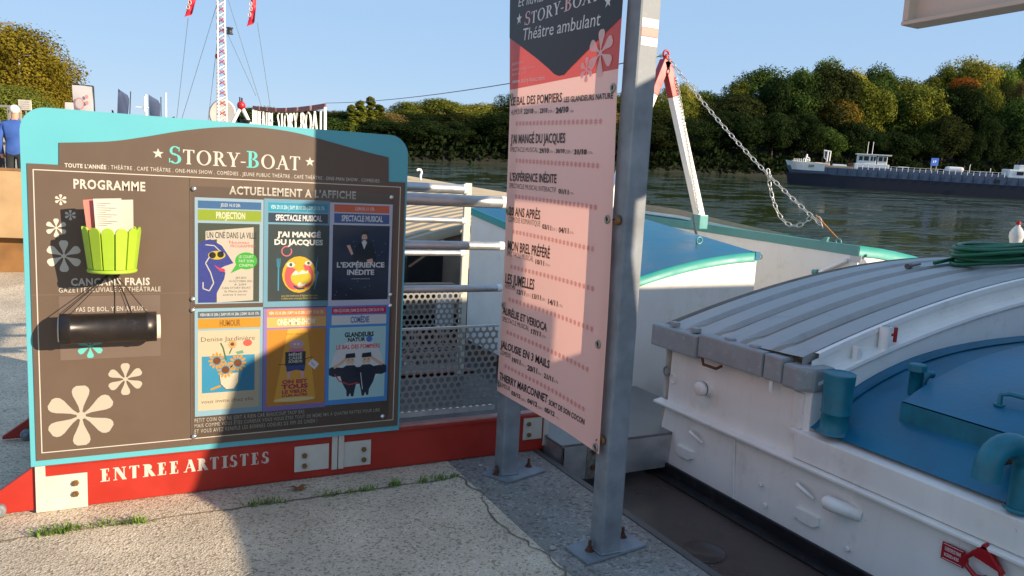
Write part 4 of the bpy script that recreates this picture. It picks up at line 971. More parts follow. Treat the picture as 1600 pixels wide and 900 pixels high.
T(A1, 'PETIT COIN QUI NE SERT \u00c0 RIEN CAR BEAUCOUP TROP BAS', 304, 660, 475, 654, bold=.004, spacing=1.15)
T(A1, 'MAIS COMME VOUS \u00caTES CURIEUX VOUS VOUS \u00caTES TOUT DE M\u00caME MIS \u00c0 QUATRE PATTES POUR LIRE', 304, 668, 592, 662.5, bold=.004, spacing=1.15)
T(A1, 'ET VOUS AVEZ RENIFL\u00c9 LES BONNES ODEURS DE PIPI DE CHIEN !', 304, 677, 495, 671, bold=.004, spacing=1.15)
A1.mb.build('lettering', board)
INKF = flat('#a59d8d', .6, 'cream print')
for px, py, r, m in ((95, 312, .024, INKW), (110, 336, .023, INKW), (88, 356, .042, INKW), (100, 400, .072, INKW), (196, 592, .078, INKF), (127, 649, .145, INKF), (141, 541, .055, INKT)):
    A = Art(lambda a, z: Vector((a, FY, z)), (0, -1, 0)); A.flower(*bp(px, py), r, m); A.mb.build('flower_print', board)

# ---- posters
def poster(label, q, paper, strips, img, imgcol, draw, gain=1.0):  # gain offsets the light: sunlit posters get darker inks, shaded ones lighter
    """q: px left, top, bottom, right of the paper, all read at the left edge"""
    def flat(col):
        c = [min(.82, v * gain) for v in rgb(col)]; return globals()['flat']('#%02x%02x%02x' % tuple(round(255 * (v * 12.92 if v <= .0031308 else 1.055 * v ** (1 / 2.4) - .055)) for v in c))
    A = Art(lambda a, z: Vector((a, FY, z)), (0, -1, 0)); A.l = 1.2
    def rc(px0, pt, pb, px1): return bp(px0, pt)[0], bp(px0, pb)[1], bp(px1, (pt + pb) / 2)[0], bp(px0, pt)[1]
    A.rect(*rc(*q), flat(paper)); A.l = 2.2
    for s_, c in strips: A.rect(*rc(*s_), flat(c))
    x0, z0, x1, z1 = rc(*img); A.rect(x0, z0, x1, z1, flat(imgcol)); A.l = 3.2
    W, H = x1 - x0, z1 - z0
    class D:
        @staticmethod
        def P(u, v): return x0 + u * W, z0 + v * H
        @staticmethod
        def poly(pts, c, l=0): A.poly([D.P(*p) for p in pts], flat(c), A.l + l)
        @staticmethod
        def rect(u0, v0, u1, v1, c, l=0): D.poly([(u0, v0), (u1, v0), (u1, v1), (u0, v1)], c, l)
        @staticmethod
        def ell(u, v, ru, rv, c, l=0, **k): a, b = D.P(u, v); A.ell(a, b, ru * W, rv * W, flat(c), A.l + l, **k)
        @staticmethod
        def line(pts, w_, c, l=0): A.line([D.P(*p) for p in pts], w_ * W, flat(c), A.l + l)
        @staticmethod
        def text(s_, u0, v0, u1, v1, c, bold=.02, l=.6, **k): a, b = D.P(u0, v0); e, f = D.P(u1, v1); A.text(s_, a, b, e, f, flat(c), bold, layer=A.l + l, **k)
    def strip_text(i, s_, u0, u1, c, bold=.02, v0=.3, v1=.72):
        a0, b0, a1, b1 = rc(*strips[i][0]); A.text(s_, a0 + (a1 - a0) * u0, b0 + (b1 - b0) * v0, a0 + (a1 - a0) * u1, b0 + (b1 - b0) * v1, flat(c), bold)
    draw(D, strip_text)
    return A.mb.build('poster', board, label)
def p1(D, st):
    st(0, 'JEUDI 14.10 20h', .35, .66, '#d5dde5'); st(1, 'PROJECTION', .28, .74, '#eef0d2', .03, .22, .8)
    D.poly([(.12, .78), (.12, .9), (.9, .96), (.9, .02), (.3, .0), (.3, .8)], '#d9d0c0')
    D.text('UN CIN\u00c9 DANS LA VILLE', .14, .815, .95, .89, '#2e2c2c', .01)
    D.poly([(.0, .0), (.28, 0), (.3, .12), (.42, .3), (.44, .38), (.35, .43), (.42, .46), (.57, .5), (.5, .58), (.38, .72), (.2, .8), (.08, .78), (0, .74)], '#3a469c', .3)
    D.ell(.3, .6, .14, .075, '#d8c22c', .5); D.ell(.23, .6, .055, .055, '#1d1d1d', .7); D.ell(.36, .61, .055, .055, '#1d1d1d', .7)
    D.poly([(.25, .48), (.35, .4), (.44, .39), (.42, .43), (.34, .44)], '#e3405a', .6)
    D.line([(.12, .73), (.26, .72), (.34, .66), (.42, .62)], .016, '#d9d4c8', .7); D.line([(.2, .6), (.12, .5), (.2, .38), (.25, .25), (.18, .15), (.08, .18), (.08, .26)], .018, '#d9d4c8', .7)
    D.text('Nouveau', .5, .745, .82, .785, '#d2505a', .0); D.text('PROGRAMME!', .52, .70, .92, .735, '#d2505a', .0)
    D.ell(.78, .53, .185, .15, '#48b944', .3); D.poly([(.52, .37), (.63, .50), (.72, .44)], '#48b944', .35)
    for i, s_ in enumerate(('LE COURT', 'FAIT SON', 'CINEMA')): D.text(s_, .66, .565 - .055 * i, .9, .60 - .055 * i, '#e4f2dc', .0)
    for i, (s_, a, b) in enumerate((('JEUDI', .6, .78), ('14 OCTOBRE 2021', .5, .88), ('A 20H', .58, .78), ('CAN STORY-BOAT', .38, .86), ('St Marie Jardin', .42, .8), ('entree 5 euros', .4, .78), ('', 0, 0))):
        if s_: D.text(s_, a, .30 - .043 * i, b, .325 - .043 * i, '#3a3632', .0)
def p2(D, st):
    st(0, 'VEN 29.10 20h | SAM 30.10 20h | DIM 31.10 17h', .04, .94, '#dff4fa', .02); st(1, 'SPECTACLE MUSICAL', .12, .9, '#eef0f2', .035, .22, .8)
    D.text('J\u2019AI MANG\u00c9', .14, .84, .86, .905, '#f0efe9', .045); D.text('DU JACQUES', .10, .74, .9, .805, '#f0efe9', .045)
    A = D; D.ell(.3, .655, .09, .09, '#d9727a'); D.ell(.3, .655, .07, .07, '#3f4a4c', .3); D.ell(.36, .71, .03, .03, '#3f4a4c', .4)
    D.ell(.51, .35, .28, .31, '#e6b626', 0); D.ell(.43, .33, .16, .23, '#dd5f62', .25); D.ell(.62, .33, .13, .2, '#dd5f62', .25); D.poly([(.45, .5), (.55, .52), (.6, .42), (.5, .4), (.4, .44)], '#e6b626', .4)
    D.ell(.37, .48, .07, .045, '#efeadc', .5); D.ell(.37, .48, .025, .03, '#3c6a4a', .7); D.ell(.66, .5, .06, .04, '#efeadc', .5); D.ell(.66, .5, .022, .026, '#3c6a4a', .7)
    D.ell(.54, .31, .17, .14, '#e3c63a', .5); D.poly([(.4, .36), (.45, .41), (.5, .37), (.56, .41), (.62, .38), (.66, .41), (.66, .37), (.4, .34)], '#f3efe3', .7); D.poly([(.48, .22), (.52, .25), (.57, .22), (.62, .24), (.6, .2), (.5, .19)], '#f3efe3', .7); D.line([(.42, .2), (.5, .16), (.6, .17)], .03, '#2d3f7a', .6)
    for u in (-.025, 0, .025): D.line([(.17 + u, .56), (.17 + u * .7, .45)], .012, '#3f9fc0')
    D.line([(.17, .46), (.17, .14)], .022, '#3f9fc0'); D.poly([(.82, .62), (.8, .4), (.84, .38), (.77, .15), (.76, .15), (.79, .36), (.76, .37)], '#3f9fc0')
    D.text('avec Julie Andreone & Raphael Sefroume', .22, .06, .82, .085, '#c9b85c', .0); D.text('Collaboration artistique Emilie Chevrillon', .22, .025, .82, .05, '#c9b85c', .0)
def p3(D, st):
    st(0, 'LUN 01.11 17h', .38, .72, '#e4cdbf'); st(1, 'SPECTACLE MUSICAL', .13, .88, '#d8dce4', .035, .22, .8)
    for i in range(5): D.rect(0, .0 + .06 * i, 1, .06 * (i + 1), ('#141b2c', '#151d30', '#172033', '#182236', '#19243a')[i], 0)
    D.poly([(.34, .5), (.38, .7), (.46, .76), (.5, .8), (.62, .8), (.72, .74), (.78, .5)], '#12151d', .2); D.ell(.55, .84, .05, .062, '#c29a84', .3); D.poly([(.49, .86), (.5, .92), (.6, .925), (.62, .86), (.58, .88), (.52, .88)], '#191310', .5)
    D.poly([(.5, .78), (.55, .68), (.6, .78), (.55, .8)], '#c8ccd6', .5); D.poly([(.24, .73), (.3, .74), (.36, .62), (.33, .6)], '#bb9482', .3); D.poly([(.6, .54), (.7, .56), (.72, .5), (.62, .49)], '#bb9482', .4)
    D.line([(.51, .815), (.59, .815)], .012, '#221712', .6); D.line([(.52, .85), (.54, .85)], .01, '#221712', .6); D.line([(.565, .85), (.585, .85)], .01, '#221712', .6)
    r_ = random.Random(2)
    for i in range(22): D.ell(r_.uniform(.03, .97), r_.uniform(.05, .8), .006, .006, '#8fa0b8', .2, n=6)
    D.text('L\u2019EXP\u00c9RIENCE', .08, .44, .92, .505, '#ecebea', .035); D.text('IN\u00c9DITE', .26, .34, .74, .405, '#ecebea', .035); D.text('un spectacle musical interactif', .34, .28, .66, .295, '#b9bcc4', 0)
def p4(D, st):
    st(0, 'VEN 08.10 20h | SAM 09.10 20h | DIM 10.10 17h', .03, .97, '#dfe3e6', .02); st(1, 'HUMOUR', .34, .67, '#a06a1c', .03, .22, .8)
    D.text('Denise Jardini\u00e8re', .05, .865, .92, .92, '#6a5c50', -.005); D.text('vous invite chez elle', .05, .09, .9, .135, '#6a5c50', -.005)
    D.ell(.8, .83, .075, .06, '#de6a55'); D.rect(.06, .22, .92, .68, '#3f9fc9')
    D.poly([(.34, .44), (.36, .32), (.45, .25), (.58, .25), (.65, .33), (.66, .46)], '#e8dcc4', .3); D.line([(.34, .44), (.36, .32), (.45, .25), (.58, .25), (.65, .33), (.66, .46)], .012, '#6b5748', .4)
    for u, v, r_ in ((.3, .62, .1), (.64, .58, .105), (.44, .5, .1), (.55, .82, .055)):
        for k in range(12): q = R(30 * k); D.ell(u + r_ * math.cos(q), v + r_ * math.sin(q) * .8, r_ * .38, r_ * .2, '#e0a12c', .5 + .03 * (k % 3), n=8, rot=30 * k)
        D.ell(u, v, r_ * .62, r_ * .62, '#7d4a20', .7)
    D.line([(.5, .7), (.55, .78)], .02, '#4d7a44', .4); D.line([(.45, .62), (.4, .78), (.36, .84)], .025, '#4d7a44', .4); D.poly([(.6, .72), (.72, .74), (.74, .7), (.64, .69)], '#6fae9a', .45); D.line([(.2, .26), (.36, .3)], .035, '#e0a12c', .4)
def p5(D, st):
    st(0, 'VEN 15.10 20h | SAM 16.10 20h | DIM 17.10 17h', .03, .95, '#f3d5c0', .02); st(1, 'ONE-MEME-SHOW', .17, .82, '#f5e4cc', .03, .22, .8)
    D.poly([(.12, .04), (.84, .08), (.68, 1), (.35, 1)], '#e0a238', .1); D.ell(.48, .07, .36, .04, '#ecc98c', .2)
    D.text('ANNE CANGELOSI', .32, .92, .68, .945, '#8a5a1c', 0)
    D.ell(.5, .8, .12, .07, '#b9a7d0', .3); D.ell(.5, .795, .075, .05, '#d99c98', .4); D.poly([(.34, .62), (.38, .74), (.62, .74), (.66, .62)], '#d27aa2', .3); D.ell(.47, .8, .02, .018, '#f2eef2', .5); D.ell(.53, .8, .02, .018, '#f2eef2', .5)
    D.rect(.31, .52, .66, .70, '#353234', .5)
    for i, s_ in enumerate(('M\u00caM\u00c9', 'CASSE', 'BONBON')): D.text(s_, .37, .645 - .045 * i, .6, .68 - .045 * i, '#d3d0c6', .02, .8)
    D.poly([(.34, .44), (.32, .52), (.66, .52), (.64, .44), (.5, .46)], '#3b4a8c', .4); D.line([(.38, .46), (.37, .35)], .05, '#d9a7b0', .4); D.line([(.6, .46), (.61, .35)], .05, '#d9a7b0', .4)
    D.line([(.2, .54), (.32, .54)], .012, '#4a3a2c', .4); D.line([(.66, .6), (.78, .62)], .012, '#4a3a2c', .4); D.poly([(.7, .53), (.78, .6), (.9, .52), (.82, .45)], '#e2dcea', .4); D.line([(.76, .55), (.82, .5)], .012, '#5a58a0', .6)
    for s_, a, b, v0, v1 in (('ON EST', .26, .7, .285, .33), ('TOUS', .25, .71, .215, .27), ('LE VIEUX', .26, .7, .155, .195), ('D\u2019UN AUTRE', .26, .7, .11, .14)): D.text(s_, a, v0, b, v1, '#a8234e', .05)
def p6(D, st):
    st(0, 'VEN 22.10 20h | SAM 23.10 20h | DIM 24.10 17h', .03, .95, '#efd2da', .02); st(1, 'COM\u00c9DIE', .34, .68, '#3a5686', .03, .2, .82)
    D.ell(.5, .5, .46, .42, '#b4cbe4', .1); D.text('GLANDEURS', .26, .865, .78, .925, '#14161c', .045); D.text('NATUR', .32, .80, .63, .85, '#14161c', .045); D.ell(.7, .825, .055, .055, '#3b5fa6', .3); D.text('LE BAL DES POMPIERS', .12, .70, .9, .755, '#c0272f', .025)
    for m in (0, 1):
        Q = lambda *p: [((1.03 - u) if m else u, v) for u, v in p]
        D.poly(Q((.2, .42), (.3, .47), (.44, .47), (.515, .42), (.50, .25), (.46, .12), (.44, .03), (.40, .03), (.38, .08), (.35, .03), (.32, .04), (.31, .12), (.24, .22), (.2, .32)), '#161d2e', .3 + .05 * m)
        D.poly(Q((.0, .44), (.06, .46), (.24, .44), (.26, .33), (.08, .32), (.0, .35)), '#161d2e', .42)
    D.poly([(.47, .44), (.56, .44), (.54, .2), (.49, .2)], '#121826', .45)
    for u, d in ((.37, -1), (.66, 1)):
        D.ell(u, .535, .075, .085, '#cf9a80', .6); D.poly([(u - .09, .57), (u - .08, .63), (u + .08, .64), (u + .09, .575)], '#151b2c', .8); D.ell(u - .03, .545, .012, .008, '#2a1a14', .9, n=8); D.ell(u + .035, .545, .012, .008, '#2a1a14', .9, n=8); D.ell(u, .485, .035, .014, '#f0e6e0', .9, n=10)
    D.line([(.08, .45), (.2, .50), (.31, .575)], .05, '#c8937a', .75); D.line([(.95, .46), (.85, .51), (.73, .58)], .05, '#c8937a', .75)
    D.line([(.1, .36), (.18, .26), (.36, .2), (.52, .22)], .02, '#a02c36', .6); D.line([(.56, .36), (.6, .12)], .012, '#b9bfca', .6)
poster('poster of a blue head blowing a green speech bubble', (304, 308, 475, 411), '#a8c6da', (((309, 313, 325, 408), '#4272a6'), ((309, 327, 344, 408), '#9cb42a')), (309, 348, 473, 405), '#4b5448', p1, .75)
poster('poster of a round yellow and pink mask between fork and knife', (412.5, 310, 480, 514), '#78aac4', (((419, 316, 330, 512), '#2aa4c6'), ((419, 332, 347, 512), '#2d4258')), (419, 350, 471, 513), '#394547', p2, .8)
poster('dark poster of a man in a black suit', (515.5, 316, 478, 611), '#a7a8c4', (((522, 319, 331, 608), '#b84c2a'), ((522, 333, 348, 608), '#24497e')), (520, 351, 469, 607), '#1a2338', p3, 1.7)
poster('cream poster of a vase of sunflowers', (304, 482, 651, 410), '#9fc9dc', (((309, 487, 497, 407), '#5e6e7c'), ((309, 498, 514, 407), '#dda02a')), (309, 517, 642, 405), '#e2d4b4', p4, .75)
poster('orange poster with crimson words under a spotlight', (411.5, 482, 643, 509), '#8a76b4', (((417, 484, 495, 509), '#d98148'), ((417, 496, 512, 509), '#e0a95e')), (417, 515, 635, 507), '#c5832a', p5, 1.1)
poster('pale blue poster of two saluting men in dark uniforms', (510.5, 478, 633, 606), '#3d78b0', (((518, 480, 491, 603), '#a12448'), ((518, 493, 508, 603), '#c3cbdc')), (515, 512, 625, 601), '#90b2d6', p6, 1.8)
# clear sheet over the posters
gl = bpy.data.materials.new('clear cover sheet'); gl.use_nodes = True; t = gl.node_tree; t.nodes.remove(t.nodes['Principled BSDF'])
a_ = N(t, 'ShaderNodeBsdfTransparent'); a_.inputs[0].default_value = (.97, .97, .97, 1); g_ = N(t, 'ShaderNodeBsdfGlossy'); g_.inputs['Roughness'].default_value = .06; ms = N(t, 'ShaderNodeMixShader'); fr_ = N(t, 'ShaderNodeFresnel'); fr_.inputs[0].default_value = 1.42
t.links.new(fr_.outputs[0], ms.inputs[0]); t.links.new(a_.outputs[0], ms.inputs[1]); t.links.new(g_.outputs[0], ms.inputs[2]); t.links.new(ms.outputs[0], t.nodes['Material Output'].inputs[0])
sx0, sz1 = bp(299, 290); sx1 = bp(617, 305)[0]; sz0 = bp(299, 684)[1]
mb = MB(); mb.add([(sx0, FY - .0035, sz0), (sx1, FY - .0035, sz0), (sx1, FY - .0035, sz1), (sx0, FY - .0035, sz1)], [(0, 1, 2, 3)], gl); mb.build('clear_cover', board)
CH = mat('bright screw steel', '#cfd0d0', rough=.25, metal=.9, var=.05)
for px, py in ((303, 295), (611, 308), (301, 467), (301, 484), (609, 460), (609, 477), (303, 681), (597, 650)):
    x, z = bp(px, py); mb = MB(); mb.lathe([(.0125, 0), (.011, .005), (.006, .009), (.0001, .010)], CH, (x, FY - .003, z), (0, -1, 0), 12); mb.build('screw', board)

# ---- green picket pot with leaflets
x, z0 = bp(180, 428); _, z1 = bp(180, 357)
_a, _b = onY(180, 428, FY - .20), onY(180, 356, FY - .20); z0, z1 = _a.z, _b.z
POTC = Vector((_a.x - .012, FY - .118, z0)); ph = z1 - z0
pot = thing('leaflet_pot', 'lime green picket shaped pot fixed under the word PROGRAMME on the board', 'pot', POTC)
LIMEM = mat('lime plastic', '#93b22c', rough=.42, var=.05, scale=8)
mb = MB(); rb, rt2 = .090, .113
mb.lathe([(.0001, .004), (rb - .012, .004), (rb - .012, 0), (rb + .008, 0), (rb + .010, .01), (rb - .006, .016), (rt2 - .012, ph * .86)], LIMEM, POTC, n=40); mb.lathe([(rt2 - .018, ph * .86), (rb - .012, .02), (.0001, .02)], LIMEM, POTC, n=40)
mb.build('pot_body', pot)
ns = 13
mb = MB()
for k in range(ns):
    a = 2 * math.pi * (k + .5) / ns; ca, sa = math.cos(a), math.sin(a)
    def P(w_, h, off): r = rb + (rt2 - rb) * h / ph + off; return POTC + Vector((r * ca - w_ * sa, r * sa + w_ * ca, h))
    hw0, hw1 = math.pi * rb / ns * .90, math.pi * rt2 / ns * .90
    out = [(-hw0, .016), (hw0, .016), (hw1, ph * .88)] + [(hw1 * math.cos(R(t)), ph * .88 + ph * .115 * math.sin(R(t))) for t in range(20, 180, 20)] + [(-hw1, ph * .88)]
    pts = [P(w_, h, -.006) for w_, h in out]; mb.prism(pts, Vector((ca, sa, 0)) * .009, LIMEM, .0015)
mb.build('pickets', pot)
PINK = flat('#cf6f64', .7, 'pink paper'); PAPER = flat('#bfb5a8', .75, 'leaflet paper'); PRT = flat('#a89f98', .8, 'grey print')
def leaflet(px0, px1, pyt, dy, m, label, tilt, lines):
    y_ = POTC.y + dy; _l, _r2 = onY(px0, pyt, y_), onY(px1, pyt, y_); x0, zt0, x1 = _l.x, _l.z, _r2.x; zb_ = z0 + .03
    L = thing('leaflet', label, 'leaflet', ((x0 + x1) / 2, y_, zb_))
    rows = []
    sh = tilt
    for i in range(7):
        h = i / 6; rows.append([Vector((x0 + (x1 - x0) * k + sh * h, y_ + .012 * h * h + .004 * math.sin(k * 3.1), zb_ + (zt0 - zb_) * h + .006 * k)) for k in (0, .33, .66, 1)])
    mb = MB(); mb.grid([r[::-1] for r in rows], m); mb.grid([[p + Vector((0, .0012, 0)) for p in r] for r in rows], m); mb.build('sheet', L)
    if lines:
        A = Art(lambda a, z: Vector((a + sh * (z - zb_) / (zt0 - zb_), y_ + .012 * ((z - zb_) / (zt0 - zb_)) ** 2 - .0012, z)), (0, -1, 0))
        zz_ = zt0 - .016
        while zz_ > z0 + ph + .0: A.rect(x0 + .012, zz_ - .0022, x1 - .02 - .02 * ((int(zz_ * 4000)) % 3), zz_, PRT); zz_ -= .0095
        A.mb.build('print', L)
leaflet(141, 165, 313, -.012, PINK, 'coral pink leaflet at the left of the green pot', -.028, False)
leaflet(152, 196, 311, -.03, PAPER, 'white printed leaflet standing at the front of the green pot', -.016, True)
leaflet(170, 208, 313, .02, PAPER, 'white leaflet half hidden behind the others in the green pot', .0, False)

# ---- black newspaper tube on cords
_a, _b = onY(85, 513, FY - .078), onY(252, 510, FY - .078); xa, za, xb, zb2 = _a.x, _a.z, _b.x, _b.z
xa += .02; xb -= .02
tz = (za + zb2) / 2 - .002; TC = Vector(((xa + xb) / 2, FY - .078, tz))
tb = thing('paper_tube', 'black metal tube hanging on cords below the words CANCANS FRAIS', 'tube', TC)
TBM = mat('black tube metal', '#2a2523', rough=.34, metal=.35, var=.25, scale=10, stain='#57504a', stain_amt=.5, stain_scale=14)
rr = .066; L = (xb - xa) / 2
mb = MB(); mb.lathe([(rr - .004, -L), (rr + .002, -L), (rr + .002, -L + .035), (rr + .004, -L + .04), (rr, -L + .046), (rr, L - .046), (rr + .004, L - .04), (rr + .002, L - .035), (rr + .002, L), (rr - .004, L), (rr - .004, -L)], TBM, TC, (1, 0, 0), 36); mb.build('tube_body', tb)
nx, nz_ = bp(176, 423)
mb = MB(); cd = mat('dark cord', '#2c2622', rough=.8)
for px in (95, 112, 200, 228):
    x_ = bp(px, 488)[0]; mb.tube([(nx, FY - .004, nz_), ((nx + x_) / 2, FY - .03, (nz_ + tz + rr) / 2), (x_, FY - .07, tz + rr)], .0022, cd, 6)
mb.disc((nx, FY, nz_), (0, -1, 0), .006, .01, cd, 8); mb.build('cord', tb)
mb = MB(); mb.lathe([(rr - .012, -L - .006), (rr - .010, -L - .006), (rr - .010, L + .016), (rr - .014, L + .016), (rr - .012, -L - .006)], PAPER, TC + Vector((0, 0, -.002)), (1, -.0, .0), 28, 20, 330); tag(mb.build('rolled_newspaper', origin=TC), 'rolled white newspaper sticking out of both ends of the black tube', 'newspaper')

# ================================================================== banner on two galvanised posts
def post(name, label, X0, Y0, ang, pl, bolts, stripe=False):
    o = thing(name, label, 'post', (X0 + .05, Y0 + .05, 0), 'posts carrying the pink banner')
    mb = MB(); bm = bmesh.new()
    mb.box(X0, X0 + .10, Y0, Y0 + .10, .012, 3.3, STEEL, .010); mb.build('post_tube', o)
    mb = MB(); mb.prism([Vector((x, y, .002)) for x, y in pl], (0, 0, .012), STEEL, .002); mb.build('base_plate', o)
    for x, y in bolts:
        mb = MB(); mb.disc((x, y, .0135), (0, 0, 1), .020, .004, RUST, 14); mb.disc((x, y, .0172), (0, 0, 1), .014, .014, RUST, 6); mb.tube([(x, y, .02), (x, y, .062)], .0075, RUST, 8); mb.build('anchor_bolt', o)
    mb = MB(); mb.tube([(X0 - .001 + .004 * i, Y0 - .003, .02 + 0) for i in range(26)], .005, STEEL, 6); mb.tube([(X0 - .003, Y0 + .004 * i, .02) for i in range(26)], .005, STEEL, 6); mb.build('weld', o)
    return o
pc = onZ(946, 868, .012); pc.x -= .022
P2 = post('sign_post', 'galvanised square post nearest the viewer with a red and white sticker', pc.x, pc.y, 0, [(-1.335, -1.075), (-.99, -1.015), (-.972, -1.19), (-1.325, -1.245)][::-1], ((-1.255, -1.15), (-1.035, -1.09)))
mb = MB(); z_ = onY(1010, 42, pc.y).z
for i, c in enumerate(('#dde3e0', '#d3574f', '#cfdad6')):
    mb.box(pc.x + .012, pc.x + .092, pc.y - .0015, pc.y - .0005, z_ + .03 - .036 * i - .030, z_ + .03 - .036 * i + .003, flat(c, .4))
mb.build('sticker', P2, 'red and white striped sticker')
pd = onZ(803, 742, .012)
P1 = post('sign_post', 'galvanised square post farther from the viewer in front of the red beam', pc.x - .015, pd.y, 0, [(-1.33, -.155), (-1.035, -.045), (-.965, -.235), (-1.24, -.32)], ((-1.262, -.20), (-1.035, -.155)))
BXX = pc.x - .022
# cloth with the print following its gentle waves
zb0, zb1 = onX(780, 610, BXX).z, onX(939, 710, BXX).z
yb0, yb1 = onX(783, 560, BXX).y, onX(946, 620, BXX).y
print('banner', BXX, zb0, zb1, yb0, yb1, pd, pc)
def bw(a, z): return BXX - .010 * math.sin((a) * 5.2 + z * 1.3) * (.5 + .5 * math.sin(z * 2.2)) - .006 * math.sin(z * 3.1 + 1)
def bfn(a, z): return Vector((bw(a, z), -a, z))
bm1 = bpy.data.materials.new('backlit banner cloth'); bm1.use_nodes = True
def cloth(name, col):
    if name in MATS: return MATS[name]
    m = bpy.data.materials.new(name); m.use_nodes = True; t = m.node_tree; p = t.nodes['Principled BSDF']; p.inputs['Base Color'].default_value = (*rgb(col), 1); p.inputs['Roughness'].default_value = .36; p.inputs['Specular IOR Level'].default_value = .4
    tr = N(t, 'ShaderNodeBsdfTranslucent'); tr.inputs[0].default_value = (*rgb(col), 1); ms = N(t, 'ShaderNodeMixShader'); ms.inputs[0].default_value = .27
    t.links.new(p.outputs[0], ms.inputs[1]); t.links.new(tr.outputs[0], ms.inputs[2]); t.links.new(ms.outputs[0], t.nodes['Material Output'].inputs[0]); MATS[name] = m; return m
CPINK, CRED, CDARK, CBLK, CDOT, CPALE = cloth('pink banner cloth', '#ffc4b4'), cloth('red banner print', '#d8564c'), cloth('dark banner print', '#3a3330'), cloth('black banner print', '#2b2422'), cloth('coral dot print', '#d98a80'), cloth('pale pink print', '#eebdb6')
ban = thing('banner', 'tall pink and red programme banner stretched between the two galvanised posts', 'banner', (BXX, -.65, zb0))
def bq(px, py): p = onX(px, py, BXX); return -p.y, p.z
a0, a1 = -yb0, -yb1
LE = [(0, .17), (.4, .17), (1.1, .152), (1.5, .134), (2.0, .131), (2.3, .098), (2.6, .06), (3.3, -.02)]; RE = [(0, 1.19), (.4, 1.184), (1.06, 1.168), (2.0, 1.124), (2.4, 1.122), (3.3, 1.10)]
def edge(T_, z):
    for (z0, v0), (z1, v1) in zip(T_[:-1], T_[1:]):
        if z0 <= z <= z1: return v0 + (v1 - v0) * (z - z0) / (z1 - z0)
    return T_[-1][1]
zt_top = 3.05
zred = onX(797, 141, BXX).z
mb = MB(); n1, n2 = 34, 60
def zlow(k): return zb0 + (zb1 - zb0) * k
def rowpts(k, z): return edge(LE, z) + (edge(RE, z) - edge(LE, z)) * k
zr_ = [zlow(.5) + (zred - zlow(.5)) * j / 40 for j in range(41)]
mb.grid([[bfn(rowpts(i / n1, zr_[j] if j else zlow(i / n1)), zr_[j] if j else zlow(i / n1)) for i in range(n1 + 1)] for j in range(41)], CPINK)
zr2 = [zred + (zt_top - zred) * j / 20 for j in range(21)]
mb.grid([[bfn(rowpts(i / n1, z), z) for i in range(n1 + 1)] for z in zr2], CRED)
mb.build('banner_cloth', ban)
BA = Art(bfn, (-1, 0, 0)); BA.l = 8
# dark pointed field at the top (cut into strips so that it follows the waves)
left = [(797, 60), (812, 68), (830, 82), (850, 98), (865, 110), (872, 117)]; tipL, tipR = (872, 117), (878, 118)
pl = [bq(797, 60), bq(815, 72), bq(840, 91), bq(860, 108), bq(868, 116), bq(875, 119), bq(884, 117), bq(892, 108), bq(905, 95), bq(925, 75), bq(945, 55), bq(962, 38), bq(977, 26)]
pl[0] = (edge(LE, pl[0][1]), pl[0][1]); pl[-1] = (edge(RE, pl[-1][1]), pl[-1][1])
def cl_(a, z): return min(max(a, edge(LE, z)), edge(RE, z))
for (u, v), (u2, v2) in zip(pl[:-1], pl[1:]):
    k = max(1, int((u2 - u) / .03))
    for i in range(k):
        s0, s1 = i / k, (i + 1) / k; A0, A1_ = u + (u2 - u) * s0, u + (u2 - u) * s1; V0, V1 = v + (v2 - v) * s0, v + (v2 - v) * s1
        for j in range(6): Q = [(A0, V0 + (zt_top - V0) * j / 6), (A1_, V1 + (zt_top - V1) * j / 6), (A1_, V1 + (zt_top - V1) * (j + 1) / 6), (A0, V0 + (zt_top - V0) * (j + 1) / 6)]; BA.poly([((edge(LE, z) if k_ in (0, 3) and u == pl[0][0] and i == 0 else edge(RE, z) if k_ in (1, 2) and u2 == pl[-1][0] and i == k - 1 else cl_(a, z)), z) for k_, (a, z) in enumerate(Q)], CDARK)
BA.mb.build('dark_field', ban)
BA = Art(bfn, (-1, 0, 0)); BA.l = 12
def BT(body, px0, py0, px1, py1, pyt, m=CBLK, bold=.02, **k):
    a, z = bq(px0, py0); b, z2 = bq(px1, py1); _, zt2 = bq(px0, pyt)
    BA.text(body, a, z, b, zt2, m, bold, rise=z2 - z, **k)
WP = cloth('white banner print', '#e9dfda')
a, z = bq(821, 41); b, _ = bq(938, 15); zt2 = bq(821, 20)[1]
BA.serif('STORY-BOAT', a, z, b, zt2 - .01, {None: WP, 0: CPALE, 6: CPALE}, W=.15, h=.06, big=(0, 6), gap=.04)
star(BA, *bq(813, 30), .03, WP); star(BA, *bq(953, 2), .03, WP)
BT('Th\u00e9\u00e2tre ambulant', 818, 64, 940, 40, 46, WP, .0, shear=.12)
BT('Et fluvial', 811, 11, 850, 2, -2, WP, .0, shear=.2)
for s_, px0, py0, px1, py1, pt in (('RESERVATIONS', 803, 103, 821, 99, 99), ('laurent.vinay@gmail.com', 803, 111, 837, 106, 107), ('06 70 49 63 97', 803, 119, 824, 116, 115)): BT(s_, px0, py0, px1, py1, pt, CPALE, 0)
BT('www.story-boat.com', 803, 131, 853, 125, 124, WP, .0)
for px, py, r in ((941, 83, .10), (919, 109, .055)): BA.flower(*bq(px, py), r, CPALE)
def item(t1, s1, t2, s2, dates):
    BT(t1, *s1); 
    if t2: BT(t2, *s2[:5], CBLK, -.006)
    for d, s_, bo in dates: BT(d, *s_, CBLK, bo)
